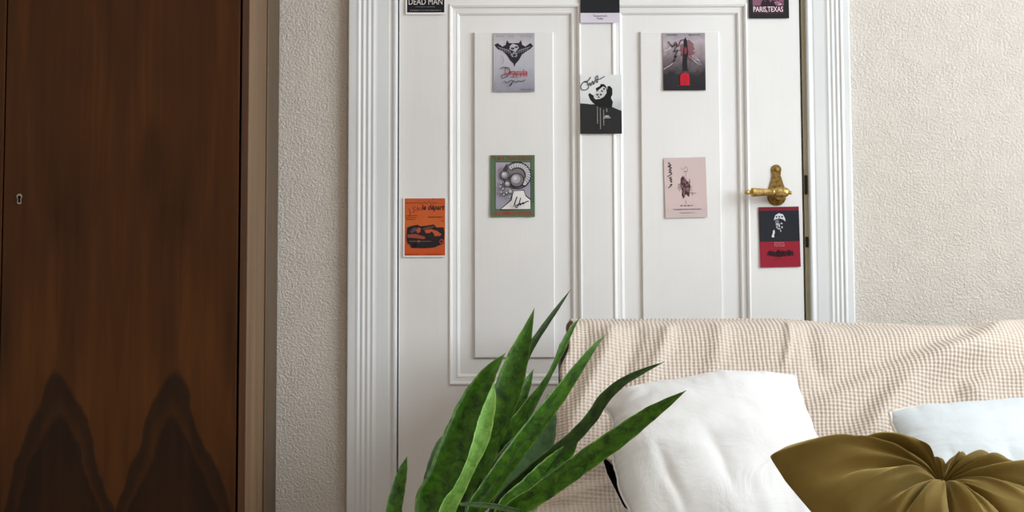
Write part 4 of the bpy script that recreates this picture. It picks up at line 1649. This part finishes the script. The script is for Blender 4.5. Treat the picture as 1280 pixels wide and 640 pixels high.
c.poly((186, 84, 50), [(0.50, 0.55), (0.66, 0.53), (0.80, 0.56), (0.90, 0.62), (0.86, 0.645), (0.70, 0.65), (0.56, 0.63)])
c.poly((150, 72, 56), [(0.10, 0.62), (0.30, 0.61), (0.52, 0.66), (0.50, 0.70), (0.30, 0.68), (0.10, 0.67)])
c.poly((86, 72, 80), [(0.16, 0.57), (0.24, 0.51), (0.32, 0.50), (0.30, 0.56), (0.20, 0.60)])
c.poly((100, 62, 58), [(0.44, 0.53), (0.56, 0.49), (0.74, 0.475), (0.70, 0.51), (0.52, 0.55)])
c.poly((170, 78, 48), [(0.30, 0.545), (0.36, 0.50), (0.42, 0.52), (0.40, 0.58), (0.34, 0.60)])
c.ell((150, 70, 60), 0.90, 0.74, 0.05, 0.045, 14)
c.ell((14, 14, 18), 0.90, 0.74, 0.025, 0.022, 12)
c.stroke((140, 92, 60), [(0.14, 0.735), (0.36, 0.735), (0.66, 0.735)], 0.012)
c.ell((150, 92, 60), 0.37, 0.735, 0.025, 0.02, 10)
c.ell((14, 14, 18), 0.28, 0.80, 0.05, 0.035, 14)
c.ell((150, 46, 30), 0.93, 0.39, 0.02, 0.012, 8)
c.ell((40, 24, 24), 0.71, 0.022, 0.014, 0.01, 7)
c.small_print((150, 64, 40), 0.06, 0.38, 0.95, 0.014, 12)
c.small_print((150, 64, 40), 0.56, 0.90, 0.95, 0.014, 12)
c.done('orange postcard with a dark car and the words le départ, on the left stile')

# red and black card under the handle
c = Card('postcard', 948.6, 258.6, 1000.2, 333.8, math.radians(0.9), STILE, flat((142, 24, 44), 0.5))
c.rect((122, 24, 44), 0, 0, 1, 0.06)
c.rect((30, 32, 40), 0.0, 0.062, 1.0, 0.575)
PW = (206, 206, 214)
c.poly(PW, [(0.37, 0.22), (0.41, 0.14), (0.50, 0.105), (0.60, 0.125), (0.65, 0.19), (0.66, 0.245), (0.60, 0.21), (0.50, 0.19), (0.42, 0.205)])
for u in (0.44, 0.51, 0.58):
    c.ell((46, 48, 58), u, 0.165, 0.022, 0.016, 8)
c.poly((110, 110, 122), [(0.40, 0.23), (0.48, 0.20), (0.50, 0.26), (0.46, 0.36), (0.42, 0.34)])
for u, v, a, b in ((0.45, 0.285, 0.035, 0.016), (0.56, 0.275, 0.03, 0.014), (0.50, 0.31, 0.02, 0.03), (0.49, 0.365, 0.04, 0.012), (0.57, 0.34, 0.02, 0.018), (0.44, 0.34, 0.014, 0.02), (0.53, 0.40, 0.014, 0.02)):
    c.ell((186, 186, 196), u, v, a, b, 9, 0.35)
c.poly(PW, [(0.34, 0.39), (0.38, 0.385), (0.385, 0.43), (0.36, 0.47), (0.37, 0.50), (0.32, 0.51), (0.30, 0.49), (0.33, 0.44)])
for v in (0.595, 0.622, 0.65):
    c.small_print((206, 120, 134), 0.36, 0.62, v, 0.016, 8)
BKK = (38, 16, 24)
c.stroke(BKK, [(0.20, 0.80), (0.24, 0.74), (0.28, 0.74), (0.27, 0.81), (0.33, 0.74), (0.33, 0.80)], 0.034)
c.stroke(BKK, [(0.37, 0.75), (0.36, 0.81), (0.42, 0.79), (0.42, 0.74), (0.42, 0.81), (0.46, 0.80), (0.47, 0.71), (0.46, 0.82)], 0.034)
c.stroke(BKK, [(0.51, 0.74), (0.50, 0.83), (0.54, 0.74), (0.58, 0.76), (0.56, 0.82), (0.63, 0.74), (0.64, 0.82)], 0.034)
c.stroke(BKK, [(0.68, 0.81), (0.71, 0.73), (0.74, 0.75), (0.74, 0.81), (0.79, 0.74), (0.82, 0.81)], 0.034)
c.small_print((120, 30, 44), 0.34, 0.64, 0.865, 0.012, 10)
c.done('red and black postcard with a pale face, directly below the brass handle')

# ------------------------------------------------------------------ light
ld = bpy.data.lights.new('window_daylight', 'AREA')
ld.shape = 'RECTANGLE'
ld.size = WY1 - WY0
ld.size_y = WZ1 - WZ0
ld.energy = 114
ld.color = (0.88, 0.95, 1.0)
lo_ = bpy.data.objects.new('window_daylight', ld)
lo_.location = (XR + 0.25, (WY0 + WY1) / 2, (WZ0 + WZ1) / 2)
lo_.rotation_euler = (0, PI / 2, 0)
lo_.rotation_euler = Matrix(((0, 0, 1), (-1, 0, 0), (0, -1, 0))).to_euler()
COL.objects.link(lo_)
# the light shines along its local -z, which is turned to world -x
ld2 = bpy.data.lights.new('added_warm_fill', 'AREA')  # added warm fill below the ceiling, an unseen light with no fixture
ld2.shape = 'DISK'
ld2.size = 1.2
ld2.energy = 19
ld2.color = (1.0, 0.93, 0.84)
l2 = bpy.data.objects.new('added_warm_fill', ld2)
l2.location = (0.5, -3.2, ZC - 0.05)
COL.objects.link(l2)

wd = bpy.data.worlds.new('sky')
SC.world = wd
wd.use_nodes = True
bg = wd.node_tree.nodes['Background']
bg.inputs[0].default_value = (0.80, 0.88, 1.0, 1)
bg.inputs[1].default_value = 1.0

vs_ = SC.view_settings
vs_.view_transform = 'Standard'
vs_.look = 'None'
vs_.gamma = 1.0
vs_.exposure = 0.0
vs_.use_curve_mapping = False
